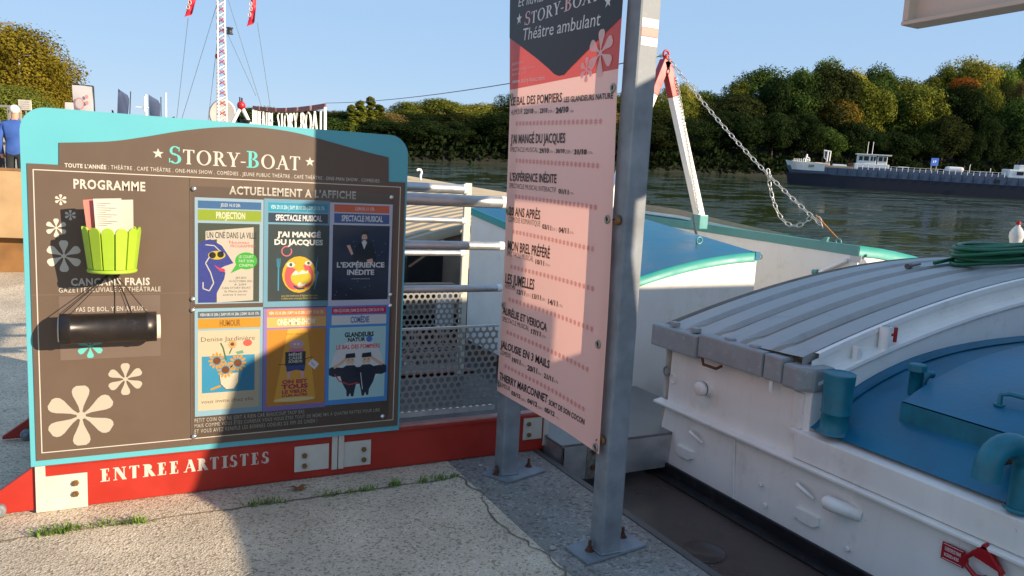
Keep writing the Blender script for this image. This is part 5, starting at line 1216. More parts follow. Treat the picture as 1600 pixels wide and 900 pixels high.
item('LE BAL DES POMPIERS', (800, 165, 880, 159, 153), 'HUMOUR', (800, 180, 818, 178, 172), (('22/10', (820, 178, 835, 177, 171), .03), ('20h |', (836, 178, 843, 177, 174), -.01), ('23/10', (845, 177, 857, 176, 170), .03), ('20h /', (858, 177, 868, 176, 172), -.01), ('24/10', (870, 177, 890, 175, 169), .05), ('18h', (893, 176, 898, 176, 172), -.01)))
BT('LES GLANDEURS NATURE', 883, 160, 960, 154, 152)
item('J\u2019AI MANG\u00c9 DU JACQUES', (799, 224, 884, 223, 211), 'SPECTACLE MUSICAL', (798, 237, 841, 238, 230), (('29/10', (843, 239, 858, 239, 232), .03), ('21h |', (859, 239, 867, 239, 235), -.01), ('30/10', (869, 239, 883, 239, 233), .03), ('20h /', (884, 240, 896, 240, 234), -.01), ('31/10', (898, 241, 918, 241, 234), .05), ('17h', (920, 241, 927, 241, 237), -.01)))
item('L\u2019EXP\u00c9RIENCE IN\u00c9DITE', (797, 282, 869, 286, 270), 'SPECTACLE MUSICAL INTERACTIF', (796, 293, 868, 301, 286), (('01/11', (872, 302, 888, 304, 295), .03), ('17h', (890, 303, 896, 304, 300), -.01)))
item('20 ANS APR\u00c8S', (795, 336, 842, 343, 323), 'COM\u00c9DIE ROMANTIQUE', (794, 346, 842, 354, 338), (('03/11', (845, 357, 859, 360, 350), .03), ('21h |', (860, 360, 868, 361, 355), -.01), ('04/11', (871, 363, 887, 365, 355), .03), ('21h', (889, 365, 895, 366, 361), -.01)))
item('MON BREL PR\u00c9F\u00c9R\u00c9', (793, 390, 856, 404, 376), 'SPECTACLE MUSICAL', (792, 399, 831, 409, 391), (('10/11', (834, 412, 847, 415, 405), .03), ('21h', (849, 415, 856, 417, 411), -.01)))
item('LES JUMELLES', (790, 442, 832, 453, 427), 'HUMOUR', (790, 450, 805, 454, 443), (('12/11', (807, 459, 819, 462, 452), .03), ('21h |', (820, 463, 827, 464, 458), -.01), ('13/11', (829, 466, 842, 469, 459), .03), ('20h |', (843, 470, 850, 471, 465), -.01), ('14/11', (853, 475, 868, 479, 467), .03), ('17h', (870, 479, 876, 481, 475), -.01)))
item('AUR\u00c9LIE ET VERIOCA', (787, 490, 851, 518, 479), 'SPECTACLE MUSICAL', (787, 501, 825, 517, 494), (('17/11', (828, 521, 842, 526, 514), .03), ('21h', (844, 527, 850, 529, 523), -.01)))
item('JALOUSIE EN 3 MAILS', (785, 542, 856, 576, 531), 'COM\u00c9DIE', (785, 553, 800, 560, 546), (('19/11', (802, 565, 814, 570, 558), .03), ('21h |', (815, 571, 822, 574, 567), -.01), ('20/11', (824, 578, 838, 584, 570), .03), ('20h |', (839, 585, 846, 588, 581), -.01), ('21/11', (848, 590, 862, 597, 583), .03), ('17h', (864, 598, 870, 600, 594), -.01)))
item('THIERRY MARCONNET', (784, 592, 854, 630, 581), 'HUMOUR', (784, 603, 800, 611, 596), (('03/12', (802, 616, 815, 623, 610), .03), ('20h |', (816, 625, 823, 628, 621), -.01), ('04/12', (825, 629, 839, 636, 622), .03), ('20h |', (840, 638, 848, 641, 634), -.01), ('05/12', (850, 643, 865, 651, 636), .03), ('17h', (867, 653, 872, 656, 650), -.01)))
BT('SORT DE SON COCON', 856, 632, 914, 664, 624)
BA.mb.build('lettering', ban)
BD = Art(bfn, (-1, 0, 0)); BD.l = 12
for (xa_, ya_), (xb_, yb_) in (((809, 193), (940, 190)), ((808, 251), (935, 259)), ((806, 307), (931, 324)), ((802, 362), (926, 389)), ((799, 417), (926, 451)), ((797, 468), (925, 514)), ((795, 519), (918, 577)), ((793, 572), (912, 639))):
    (p_, z_), (q_, z2_) = bq(xa_, ya_), bq(xb_, yb_)
    for i in range(22):
        t = i / 21; BD.flower(p_ + (q_ - p_) * t, z_ + (z2_ - z_) * t, .0125, CDOT, rot=90)
BD.mb.build('dotted_rule', ban)
EYE_ = mat('brass eyelet', '#9a9488', rough=.35, metal=.8, var=.1)
for px, py in ((964, 137), (950, 343), (936, 538), (935, 700), (799, 152), (793, 330), (785, 476), (782, 598)):
    a, z = bq(px, py); a = min(max(a, edge(LE, z) + .022), edge(RE, z) - .028); y_ = -a; q = bfn(a, z)
    mb = MB(); mb.lathe([(.009, 0), (.009, .004), (.0155, .005), (.019, .002), (.019, 0)], EYE_, q + Vector((-.003, 0, 0)), (-1, 0, 0), 16); mb.lathe([(.0001, .0), (.009, .0)], BLACK, q + Vector((-.0037, 0, 0)), (-1, 0, 0), 12); mb.build('eyelet', ban)
# mushroom bolts the cloth is tied to
for py in (344, 700):
    z = onX(965, py, pc.x).z; mb = MB(); mb.lathe([(.006, 0), (.006, .006), (.021, .006), (.020, .014), (.010, .020), (.0001, .021)], BRASS, (pc.x + .001, pc.y + .042, z), (-1, 0, 0), 16); bo = mb.build('tie_bolt', P2)
    mb = MB(); mb.tube([(pc.x - .01, pc.y + .045, z), (pc.x - .014, pc.y + .06, z + .004), bfn(-(yb1 + .03), z) + Vector((-.006, 0, 0))], .003, cd, 6); mb.build('tie_cord', bo)

# ================================================================== small things on the quay
rg = random.Random(21)
vs, fs, = [], []
def tuft(px, py, n, h, w_):
    p = onZ(px, py, 0)
    for i in range(int(n * .6)):
        x, y = p.x + rg.gauss(0, w_), p.y + rg.gauss(0, .012); a = rg.uniform(0, 6.3); l = h * rg.uniform(.3, .95); b = Vector((math.cos(a), math.sin(a), 0)) * l * rg.uniform(.3, 1.1); s_ = Vector((-math.sin(a), math.cos(a), 0)) * .0022
        P0, P1, P2_ = Vector((x, y, 0)), Vector((x, y, l * .6)) + b * .45, Vector((x, y, l * rg.uniform(.45, .9))) + b
        k = len(vs); vs.extend([P0 - s_, P0 + s_, P1 + s_, P1 - s_, P2_]); fs.extend([(k, k + 1, k + 2, k + 3), (k + 3, k + 2, k + 4)])
for a in ((66, 836, 90, .06, .03), (95, 832, 90, .065, .03), (115, 828, 70, .05, .03), (155, 822, 40, .04, .03), (200, 818, 110, .055, .03), (222, 817, 40, .04, .02), (395, 789, 40, .04, .03), (415, 787, 70, .05, .03), (440, 784, 40, .04, .02), (515, 774, 60, .045, .025), (545, 770, 60, .04, .03), (575, 766, 70, .05, .03), (616, 759, 80, .055, .02), (665, 752, 70, .05, .025), (690, 749, 70, .045, .03), (710, 746, 40, .04, .02)): tuft(*a)
me = bpy.data.meshes.new('grass'); me.from_pydata(vs, [], fs); me.materials.append(GRASS); o = bpy.data.objects.new('grass', me); COL.objects.link(o); struct(o, False, 'stuff'); o['label'] = 'green grass tufts growing in the joint between the concrete slabs'; o['category'] = 'grass'
p = onZ(466, 765, 0); mb = MB(); LB = mat('dry leaf', '#7a4a26', rough=.8, var=.2, scale=30)
pts = [(math.cos(R(a)) * (.055 if i % 2 == 0 else .026), math.sin(R(a)) * (.04 if i % 2 == 0 else .02)) for i, a in enumerate(range(0, 360, 30))]
V = [p + Vector((0, 0, .012))] + [p + Vector((x, y, .006 + .02 * abs(math.sin(5 * x * 20)))) for x, y in pts]
mb.add(V, [(0, i + 1, (i + 1) % 12 + 1) for i in range(12)], LB); tag(mb.build('dry_leaf', origin=p), 'dry brown leaf lying against the red beam', 'leaf')
PB = mat('pale pebble', '#a8a196', rough=.85, var=.2, scale=30)
for px, py, s_, lab in ((751, 729, .013, 'small pale stone chip on the dark strip near the farther post'), (840, 806, .011, 'small pale stone chip on the dark strip between the two posts'), (864, 859, .017, 'largest pale stone chip lying left of the nearer base plate')):
    p = onZ(px, py, 0); mb = MB(); mb.ball((p.x, p.y, s_ * .5), s_, PB, 8, (1, .8, .6)); o = mb.build('stone_chip', origin=p)
    for v in o.data.vertices: v.co += Vector((rg.uniform(-.2, .2), rg.uniform(-.2, .2), rg.uniform(-.15, .15))) * s_
    tag(o, lab, 'stone')

# ---- left side: planter of pale boards, people, lamps, flags, tree
def gpt(px, py):
    d = ray(px, py); k = 1.0
    while k < 400:
        p = CAM + d * k
        if p.z < gz(p.x, p.y): return p
        k *= 1.002
    return p
cr = gpt(30, 430); print('crate', cr)
dcr = math.hypot(cr.x - CAM.x, cr.y - CAM.y)
wz = lambda py: (CAM + ray(30, py) * (dcr / math.hypot(ray(30, py).x, ray(30, py).y))).z
ct_ = thing('wooden_planter', 'pale wooden plank box standing on the quay behind the board', 'planter', cr)
zb_, zm, zt3 = cr.z, wz(372), wz(268)
g0 = gpt(-70, 430); ex = (cr - g0); ex.z = 0; ex.normalize(); ey = Vector((-ex.y, ex.x, 0))
def fb(name, u0, u1, v0, v1, z0_, z1_, m, bev=.006):
    pts = [cr + ex * u + ey * v for u, v in ((u0, v0), (u1, v0), (u1, v1), (u0, v1))]
    mb = MB(); mb.prism([Vector((q.x, q.y, z0_)) for q in pts], (0, 0, z1_ - z0_), m, bev); return mb.build(name, ct_)
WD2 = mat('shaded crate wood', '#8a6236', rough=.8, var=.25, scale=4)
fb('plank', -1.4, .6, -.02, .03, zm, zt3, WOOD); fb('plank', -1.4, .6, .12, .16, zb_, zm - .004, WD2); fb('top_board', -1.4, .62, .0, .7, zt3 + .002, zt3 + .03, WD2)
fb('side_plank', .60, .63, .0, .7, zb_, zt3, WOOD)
mb = MB()
def person(label, feet, H, face, cols, pose, bag=None):
    """one skinned body; clothing colours by height"""
    s_ = H / 1.75; o = thing('person', label, 'person', feet)
    J = {'pel': (0, 0, .95), 'wai': (0, .01, 1.1), 'che': (0, .0, 1.33), 'nek': (0, .02, 1.50), 'hd0': (0, .03, 1.58), 'hd1': (0, .04, 1.70),
         'shl': (-.18, 0, 1.42), 'ell': (-.25, -.02, 1.14), 'wrl': (-.23, .08, .90), 'hal': (-.22, .11, .82), 'shr': (.18, 0, 1.42), 'elr': (.25, -.03, 1.14), 'wrr': (.23, .06, .90), 'har': (.22, .09, .82),
         'hil': (-.09, 0, .92), 'knl': (-.10, .07 * pose, .50), 'anl': (-.10, -.02 * pose, .09), 'tol': (-.10, .14 - .02 * pose, .04), 'hir': (.09, 0, .92), 'knr': (.10, -.03 * pose, .50), 'anr': (.10, -.18 * pose, .10), 'tor': (.10, -.04 * pose, .04)}
    Rr = {'pel': .15, 'wai': .15, 'che': .165, 'nek': .06, 'hd0': .072, 'hd1': .078, 'shl': .075, 'ell': .055, 'wrl': .04, 'hal': .045, 'shr': .075, 'elr': .055, 'wrr': .04, 'har': .045, 'hil': .10, 'knl': .07, 'anl': .05, 'tol': .045, 'hir': .10, 'knr': .07, 'anr': .05, 'tor': .045}
    E = [('pel', 'wai'), ('wai', 'che'), ('che', 'nek'), ('nek', 'hd0'), ('hd0', 'hd1'), ('che', 'shl'), ('shl', 'ell'), ('ell', 'wrl'), ('wrl', 'hal'), ('che', 'shr'), ('shr', 'elr'), ('elr', 'wrr'), ('wrr', 'har'), ('pel', 'hil'), ('hil', 'knl'), ('knl', 'anl'), ('anl', 'tol'), ('pel', 'hir'), ('hir', 'knr'), ('knr', 'anr'), ('anr', 'tor')]
    ks = list(J); me = bpy.data.meshes.new('body'); me.from_pydata([Vector(J[k]) * s_ for k in ks], [(ks.index(a), ks.index(b)) for a, b in E], [])
    b = bpy.data.objects.new('body', me); COL.objects.link(b); sk = b.modifiers.new('skin', 'SKIN'); sk.use_smooth_shade = True; ss = b.modifiers.new('sub', 'SUBSURF'); ss.levels = ss.render_levels = 1
    for i, k in enumerate(ks):
        v = me.skin_vertices[0].data[i]; v.radius = (Rr[k] * s_, Rr[k] * s_ * (.75 if k in ('pel', 'wai', 'che') else 1)); v.use_root = k == 'pel'
    bpy.context.view_layer.update()
    m2 = bpy.data.meshes.new_from_object(b.evaluated_get(bpy.context.evaluated_depsgraph_get())); b.modifiers.clear(); b.data = m2
    for c in cols['m']: m2.materials.append(c)
    for f in m2.polygons:
        c = f.center / s_; z = c.z; arm = abs(c.x) > .17
        if z > 1.62 and (c.y < .06 or z > 1.72): k = 3
        elif z > 1.53: k = 2
        elif arm and z < .89 and z > .7: k = 2
        elif z > .93 or (arm and z > .7): k = 0
        elif z > .10: k = 1
        else: k = 4
        f.material_index = k; f.use_smooth = True
    b.parent = o; o.rotation_euler.z = face
    mb = MB()
    for sx in (-1, 1): mb.ball((sx * .095 * s_, .035 * s_, 1.655 * s_), .022 * s_, cols['m'][2], 8, (.5, 1, 1.5))
    e = mb.build('ears'); e.parent = o; e.location = (0, 0, 0)
    mb = MB(); mb.ball((0, .015 * s_, 1.695 * s_), .092 * s_, cols['m'][3], 14, (.95, 1.1, .95)); e = mb.build('hair'); e.parent = o; e.location = (0, 0, 0)
    return o
CL = lambda n, c: mat(n, c, rough=.85, var=.12, scale=9, bump=.1, bscale=40)
skin_ = mat('skin', '#c08a6c', rough=.6, var=.04); grey_ = CL('white hair', '#cfc9c0'); dk_ = CL('dark trousers', '#262a2c'); sh_ = CL('dark shoes', '#1e1c1b')
def standing(px, head, span, H):
    d = ray(px, head + span); dist = H * FPX / span; f = CAM + d * (dist / d.dot(_f)); return f
p = standing(27, 163, 150, 1.75); print('person', p, gz(p.x, p.y)); p.z = gz(p.x, p.y)
person('white haired person in a blue jumper and dark trousers walking away along the quay', p, 1.75 * 1.0, R(-8), {'m': [CL('blue jumper', '#33569c'), dk_, skin_, grey_, sh_]}, 1)
p = standing(-6, 180, 140, 1.68); p.z = gz(p.x, p.y)
person('person in dark clothes partly cut off at the left edge of the picture', p, 1.68, R(-2), {'m': [CL('dark jacket', '#24262e'), CL('grey trousers', '#33343a'), skin_, CL('brown hair', '#3b2a1e'), sh_]}, -1)

LM = mat('grey lamp post', '#a09c90', rough=.5, metal=.4, var=.05)
def lamp(px, pyt, H, label, side, arm):
    q = far(px, pyt, z=H); o = thing('street_lamp', label, 'street lamp', (q.x, q.y, 0), 'street lamps along the quay', True)
    mb = MB(); mb.tube([(q.x, q.y, 0), (q.x, q.y, H)], [.15, .10], LM, 10); mb.build('pole', o)
    d = _r.copy(); L = arm
    mb = MB(); mb.tube([Vector((q.x, q.y, H)) - d * L * side[0], Vector((q.x, q.y, H + .02)) + d * L * side[1]], .075, LM, 8); mb.build('arm', o)
    for k, s_ in ((-1, side[0]), (1, side[1])):
        if s_ > .3:
            c = Vector((q.x, q.y, H)) + d * (L * s_ - .3) * k; a = math.atan2(d.y, d.x); M = Matrix.Translation(c) @ Matrix.Rotation(a, 4, 'Z'); mb = MB(); mb.box(-.4, .4, -.1, .1, -.05, .03, LM, .02, M); mb.build('lamp_head', o)
lamp(29, 86, 7.5, 'tall double armed lamp post rising above the walkers', (1, 1), 1.2); lamp(42, 115, 7.5, 'second lamp post farther along the quay', (.75, .85), 1.5); lamp(-14, 35, 7.5, 'lamp post whose arm reaches in at the left edge near the top', (.1, 1), 1.5)
# big tree, and the low trees under it
q = far(35, 165, z=4); dd = 98; q = far(14, 100, dist=dd)
BIGP = (crown_mesh('crown', rt_, 10, 10, 110, 420, .12), PROTO[0][1])
big = tree((q.x, q.y, 0), BIGP, 12.8, far(30, 40, dist=dd).z, '#6f6322', 'large rounded tree with olive and ochre autumn leaves at the left edge', rot=0, base=.06)
q2 = far(8, 150, dist=50); tree((q2.x, q2.y, 0), BIGP, 5.0, far(8, 132, dist=50).z, '#6a7030', 'small olive green tree in front of the ochre tree at the left edge', base=.1)
q2 = far(62, 150, dist=112); tree((q2.x, q2.y, 0), BIGP, 7.4, far(62, 88, dist=112).z, '#66602a', 'second ochre tree merging with the large one behind it', base=.06)
SB = mat('pale sign face', '#c9c2b4', rough=.6, var=.1)
q = far(39, 163, dist=40); o = thing('notice_sign', 'small pale notice panel beyond the walkers', 'sign', (q.x, q.y, 0), None, True)
mb = MB(); a = math.atan2(_r.y, _r.x); M = Matrix.Translation((q.x, q.y, 0)) @ Matrix.Rotation(a, 4, 'Z'); zt4 = far(39, 156, dist=40).z; zb4 = far(39, 172, dist=40).z
mb.box(-.28, .28, -.02, .02, zb4, zt4, SB, .005, M)
for k in range(4): mb.box(-.2, .2, -.024, -.021, zb4 + (zt4 - zb4) * (.15 + .2 * k), zb4 + (zt4 - zb4) * (.22 + .2 * k), PRT, 0, M)
mb.build('panel', o); mb = MB(); mb.box(-.03, .03, .021, .06, 0, zb4 + .2, LM, .005, M); mb.build('leg', o)
# fence at the left edge
q = far(4, 185, dist=20); o = thing('metal_fence', 'grey metal rail with uprights beyond the walkers at the left edge', 'fence', (q.x, q.y, 0), None, True); M = Matrix.Translation((q.x, q.y, 0)) @ Matrix.Rotation(a, 4, 'Z'); z5 = far(4, 164, dist=20).z
mb = MB(); mb.box(-1.5, .42, -.03, .03, z5 - .05, z5, LM, .01, M); mb.build('rail', o)
for k in (-.9, -.1, .15, .38): mb = MB(); mb.box(k - .03, k + .03, -.025, .025, 0, z5 - .052, LM, .006, M); mb.build('upright', o)
# feather flags, banners
FW = cloth('white flag cloth', '#d9d4d2'); FG = cloth('grey blue flag cloth', '#5f6b88'); FPK = cloth('pink flag print', '#d99a9c')
def flag(label, px_l, px_r, pyt, pyb, dist, m, lean=0, curved=False, marks=False):
    bl_, tr_ = far((px_l + px_r) / 2, pyb, dist=dist), far((px_l + px_r) / 2, pyt, dist=dist); wd = (px_r - px_l) / FPX * dist; c = bl_; z1 = tr_.z
    o = thing('feather_flag', label, 'flag', (c.x, c.y, 0), None, True); M = Matrix.Translation((c.x, c.y, 0)) @ Matrix.Rotation(a, 4, 'Z')
    h0 = .7; n = 14; rows = []
    for i in range(n + 1):
        h = h0 + (z1 - h0) * i / n; t = (h - h0) / (z1 - h0); ww = wd * (1 if t < .82 or not curved else math.sqrt(max(.02, 1 - ((t - .82) / .18) ** 2)))
        rows.append([M @ Vector((-wd / 2 + ww * k + lean * t, .03 * math.sin(3 * k + 5 * t), h + (.08 * (1 - k) if curved else 0))) for k in (0, .33, .66, 1)])
    mb = MB(); mb.grid(rows, m); mb.grid([[p + Vector((0, .01, 0)) for p in r][::-1] for r in rows], m); cl = mb.build('cloth', o)
    mb = MB(); mb.tube([M @ Vector((wd / 2 + .02 + 0, .03, 0)), M @ Vector((wd / 2 + .02 + lean, .03, z1))], .02, BLACK, 6)
    if not curved: mb.tube([M @ Vector((wd / 2 + lean, .03, z1)), M @ Vector((-wd / 2 + lean, .03, z1 + .02))], .018, BLACK, 6)
    mb.build('pole', o)
    if marks:
        A = Art(lambda u, z: M @ Vector((u + lean * (z - h0) / (z1 - h0), -.06, z)), (M.to_3x3() @ Vector((0, -1, 0)))); A.ell(-wd * .14, z1 - .9 * wd, wd * .24, wd * .3, FPK); A.l = 2; A.ell(-wd * .14, z1 - .9 * wd, wd * .18, wd * .24, FW); A.l = 1; A.ell(wd * .24, z1 - .55 * wd, wd * .09, wd * .1, FPK); A.ell(wd * .24, z1 - .85 * wd, wd * .09, wd * .1, FPK); A.rect(-wd * .3, z1 - 1.6 * wd, wd * .1, z1 - 1.52 * wd, FPK); A.mb.build('print', cl)
flag('tall white flag banner with a pale pink emblem and a black pole', 120, 146, 134, 215, 26, FW, 0, False, True)
flag('low leaning white flag to the left of the tall white one', 101, 117, 160, 215, 28, FW, .12)
flag('grey blue feather flag leaning to the right', 181, 196, 142, 215, 34, FG, .22, True); flag('upright grey blue feather flag with a rounded top', 234, 249, 151, 215, 34, FG, .06, True)
# masts of moored yachts
def yacht(px, pyt, dist, label, cross):
    b, t_ = far(px, 210, dist=dist), far(px, pyt, dist=dist); o = thing('yacht', label, 'yacht', (b.x, b.y, -1.6), None, True)
    M = Matrix.Translation((b.x, b.y, -1.6)); mb = MB()
    ring = lambda z, s_: [M @ Vector((s_ * 1.3 * math.cos(R(q)) * (1 if math.sin(R(q)) > 0 else .8), s_ * 4.2 * math.sin(R(q)), z)) for q in range(0, 361, 20)]
    mb.grid([ring(-.3, .7), ring(.4, .95), ring(.9, 1.0), ring(.95, .96), ring(1.0, .01)], WHITE); mb.build('hull', o)
    mb = MB(); mb.box(-.7, .7, -1.6, 1.6, .9, 1.4, WHITE, .15, M); mb.build('cabin', o)
    mb = MB(); mb.tube([M @ Vector((0, 0, .9)), Vector((t_.x, t_.y, t_.z))], .06, WHITE, 8)
    if cross: mb.tube([Vector((b.x, b.y, t_.z - .7)) - _r * .5, Vector((b.x, b.y, t_.z - .7)) + _r * .45], .035, WHITE, 6); mb.tube([Vector((b.x, b.y, t_.z - .9)), Vector((b.x, b.y, t_.z - .1))], [.09, .05], WHITE, 8)
    mb.tube([Vector((t_.x, t_.y, t_.z - .1)), M @ Vector((0, 3.9, 1))], .012, LM, 4); mb.build('mast', o)
yacht(228, 148, 48, 'moored yacht whose thick white mast carries a cross tree', True); yacht(259, 145, 60, 'moored yacht with a thin plain mast', False)

# ---- the forward part of the barge: mast, letter sign, second A-frame, dome (far level)
fb_ = thing('mooring_mast', 'tall red and white lattice mast rigged with stays behind the board', 'mast', (1.0, 30, 0), None, True)
d0 = 29.0
def fp(px, py, dd=d0): return far(px, py, dist=dd)
mt, mb0 = fp(344, -40), fp(347, 205); mb0.z = -1.0
mb = MB(); hw = .15
cs = [Vector((sx * hw, sy * hw, 0)) for sx, sy in ((-1, -1), (1, -1), (1, 1), (-1, 1))]
for c in cs: mb.tube([mb0 + c, mt + c * .7], .028, WHITE, 6)
mb.build('mast_legs', fb_)
mb = MB(); n = 44
for i in range(n):
    t0, t1 = i / n, (i + 1) / n; s0, s1 = 1 - .3 * t0, 1 - .3 * t1
    for k in range(4):
        p0, p1 = mb0 + (mt - mb0) * t0 + cs[k] * s0, mb0 + (mt - mb0) * t1 + cs[(k + 1) % 4] * s1
        if i % 2: p0, p1 = mb0 + (mt - mb0) * t0 + cs[(k + 1) % 4] * s0, mb0 + (mt - mb0) * t1 + cs[k] * s1
        mb.tube([p0, p1], .016, MASTRED if i % 2 else WHITE, 5)
mb.build('lattice', fb_)
mb = MB(); mb.tube([fp(340, 205), fp(340, 90)], .035, WHITE, 8); mb.ball(fp(340, 88), .09, MASTRED); mb.build('side_pole', fb_)
mb = MB()
for a_, b_ in (((341, 0), (284, 186)), ((343, 35), (325, 190)), ((355, -5), (408, 165)), ((345, 30), (400, 150)), ((294, 28), (276, 186)), ((402, 35), (422, 165))): mb.tube([fp(*a_), fp(*b_)], .008, mat('rigging wire', '#5d6266', rough=.5, metal=.5, var=.05), 5)
mb.build('stays', fb_)
c = fp(359, 48); mb = MB(); mb.lathe([(.0001, -.12), (.11, -.12), (.12, -.10), (.085, -.08), (.085, .06), (.12, .08), (.11, .11), (.0001, .12)], mat('dark lantern metal', '#3a3d3e', rough=.5, metal=.4), c, n=14); mb.tube([c + Vector((0, 0, .0)) - _r * .1, c - _r * .33], .012, LM, 6); mb.build('lantern', fb_)
def pennant(P, label):
    Q = [fp(*p) for p in P]; o = thing('pennant', label, 'flag', Q[0], None, True); mb = MB()
    top_, tipp = Q[0], Q[2]; rows = []
    for i in range(9):
        t = i / 8; l = Q[0] + (Q[3] - Q[0]) * t; r_ = Q[1] + (Q[2] - Q[1]) * t; rows.append([l + (r_ - l) * k + Vector((.05, .05, 0)) * math.sin(7 * k + 4 * t) for k in (0, .25, .5, .75, 1)])
    mb.grid(rows, cloth('crimson flag cloth', '#c62840')); mb.grid([[p + Vector((0, .012, 0)) for p in r][::-1] for r in rows], cloth('crimson flag cloth', '#c62840')); cl = mb.build('cloth', o)
    mb = MB(); u = (Q[1] - Q[0]); w0 = (Q[3] - Q[0])
    for k, t in ((.35, .2), (.6, .4), (.4, .6)): c = Q[0] + w0 * t + u * k * .9 - _f * .09; mb.tube([c + _r * .05 * math.cos(R(q)) + Vector((0, 0, .07 * math.sin(R(q)))) for q in range(0, 360, 45)], .014, WP, 5, closed=True)
    mb.build('print', cl)
pennant([(293, -8), (305, -10), (303, 20), (290, 27)], 'crimson pennant flying left of the lattice mast'); pennant([(392, 0), (398, -4), (400, 33), (387, 42)], 'crimson pennant flying right of the lattice mast')
# second small A-frame, dome, letter sign
o = thing('small_frame', 'small white A-frame with a red head left of the letter sign', 'frame', fp(378, 205, 24), None, True)
hd = fp(377, 165, 24)
for px in (357, 396): mb = MB(); mb.tube([fp(px, 205, 24) + Vector((0, 0, -1.5)) * 0, hd], .055, WHITE, 10); mb.build('leg', o)
mb = MB(); mb.ball(hd, .11, MASTRED, 12, (1.1, 1, 1.2)); mb.tube([hd + _r * .02, hd + _r * .02 + Vector((0, 0, .22))], .025, BLACK, 6); mb.tube([hd - _r * .04, hd - _r * .04 + Vector((0, 0, .24))], .02, BLACK, 6); mb.build('red_head', o)
mb = MB(); mb.lathe([(.0001, -.1), (.08, -.1), (.17, .06), (.19, .07), (.0001, .08)], MATS['dark lantern metal'], fp(384, 191, 24), n=14); mb.tube([fp(384, 191, 24), fp(381, 172, 24)], .01, BLACK, 5); mb.build('hanging_lamp', o)
o = thing('satellite_dome', 'cream round dish standing behind the lattice mast', 'dish', fp(350, 205, 40), None, True); c = fp(349, 178, 40)
mb = MB(); mb.lathe([(.0001, 0), (.35, .02), (.6, .08), (.68, .12), (.6, .11), (.0001, .04)], mat('cream dish', '#d9cdbd', rough=.5, var=.04), c, (-.5, -.8, .15), 28); mb.build('dish', o); mb = MB(); mb.tube([c + Vector((0, .2, -.2)), Vector((c.x, c.y + .2, -1))], .07, LM, 8); mb.build('foot', o)
# letter sign along the rail
e1, e2 = (392, 163), (510, 159)
LX = 1.6
def onXf(px, py):
    d = TMI.to_3x3() @ ray(px, py); k = (LX - CAM.x) / d.x; return CAM + d * k
pL, pR = onXf(394, 165), onXf(509, 161); bL, bR = onXf(396, 200), onXf(505, 205)
print('sign', pL, pR, bL, bR)
sg = thing('letter_sign', 'openwork sign of tall white letters under a rust red top band on the barge', 'sign', (LX, (pL.y + pR.y) / 2, bR.z), None, True)
RB = mat('rust red sign band', '#7a3a36', rough=.6, var=.15, scale=6)
nseg = 7
for i in range(nseg):
    t0, t1 = i / nseg + .01, (i + 1) / nseg - .01; sagz = lambda t: -.18 * (4 * t * (1 - t)) * .6
    A_, B_ = pL + (pR - pL) * t0 + Vector((0, 0, sagz(t0))), pL + (pR - pL) * t1 + Vector((0, 0, sagz(t1))); mb = MB(); mb.prism([A_, B_, B_ - Vector((0, 0, .13)), A_ - Vector((0, 0, .15))], (.04, 0, 0), RB, .005); mb.build('top_band', sg)
for px, t in ((396, .0), (505, 1.0)):
    q = pL + (pR - pL) * (t * .98 + .01); mb = MB(); mb.box(LX - .02, LX + .05, q.y - .03, q.y + .03, -1.0, q.z - .1, WHITE, .006); mb.build('support', sg)
cu = bpy.data.curves.new('sign text', 'FONT'); 
vs_, fs_ = text_mesh('THEATRE  STORY-BOAT', -.042); xs_ = [v[0] for v in vs_]; tx0, tx1 = min(xs_), max(xs_); ty1 = max(v[1] for v in vs_)
mb = MB()
lo_ = []
for x, y in vs_:
    t = .02 + .95 * (x - tx0) / (tx1 - tx0); q = pL + (pR - pL) * t; zt6 = q.z - .16 + (-.18 * 4 * t * (1 - t) * .6); zb6 = zt6 - .66 ; lo_.append(Vector((LX, q.y, zb6 + (zt6 - zb6) * y / ty1)))
nv = len(lo_); 
mb.add(lo_ + [v + Vector((.05, 0, 0)) for v in lo_], [f for f in fs_] + [tuple(nv + i for i in f[::-1]) for f in fs_], WHITE)
ed = {}
for f in fs_:
    for i in range(len(f)):
        a_, b_ = f[i], f[(i + 1) % len(f)]; ed[(a_, b_)] = 1
side = [(a_, b_) for a_, b_ in ed if (b_, a_) not in ed]
mb.add(lo_ + [v + Vector((.05, 0, 0)) for v in lo_], [(b_, a_, nv + a_, nv + b_) for a_, b_ in side], WHITE); mb.build('lettering', sg)
# wire from the letter sign to the davit
A_ = TM @ pR; B_ = APEX
mb = MB(); mb.tube([A_ + (B_ - A_) * t - Vector((0, 0, .12 * 4 * t * (1 - t))) for t in [i / 16 for i in range(17)]], .007, MATS['rigging wire'], 5); tag(mb.build('stay_wire', origin=A_), 'thin wire strung from the letter sign to the red davit head', 'wire')
chain('chain', 'short chain end joining the wire to the red davit head', [APEX + (A_ - APEX) * .03, APEX], L=.06, wd=.017, r=.0045)

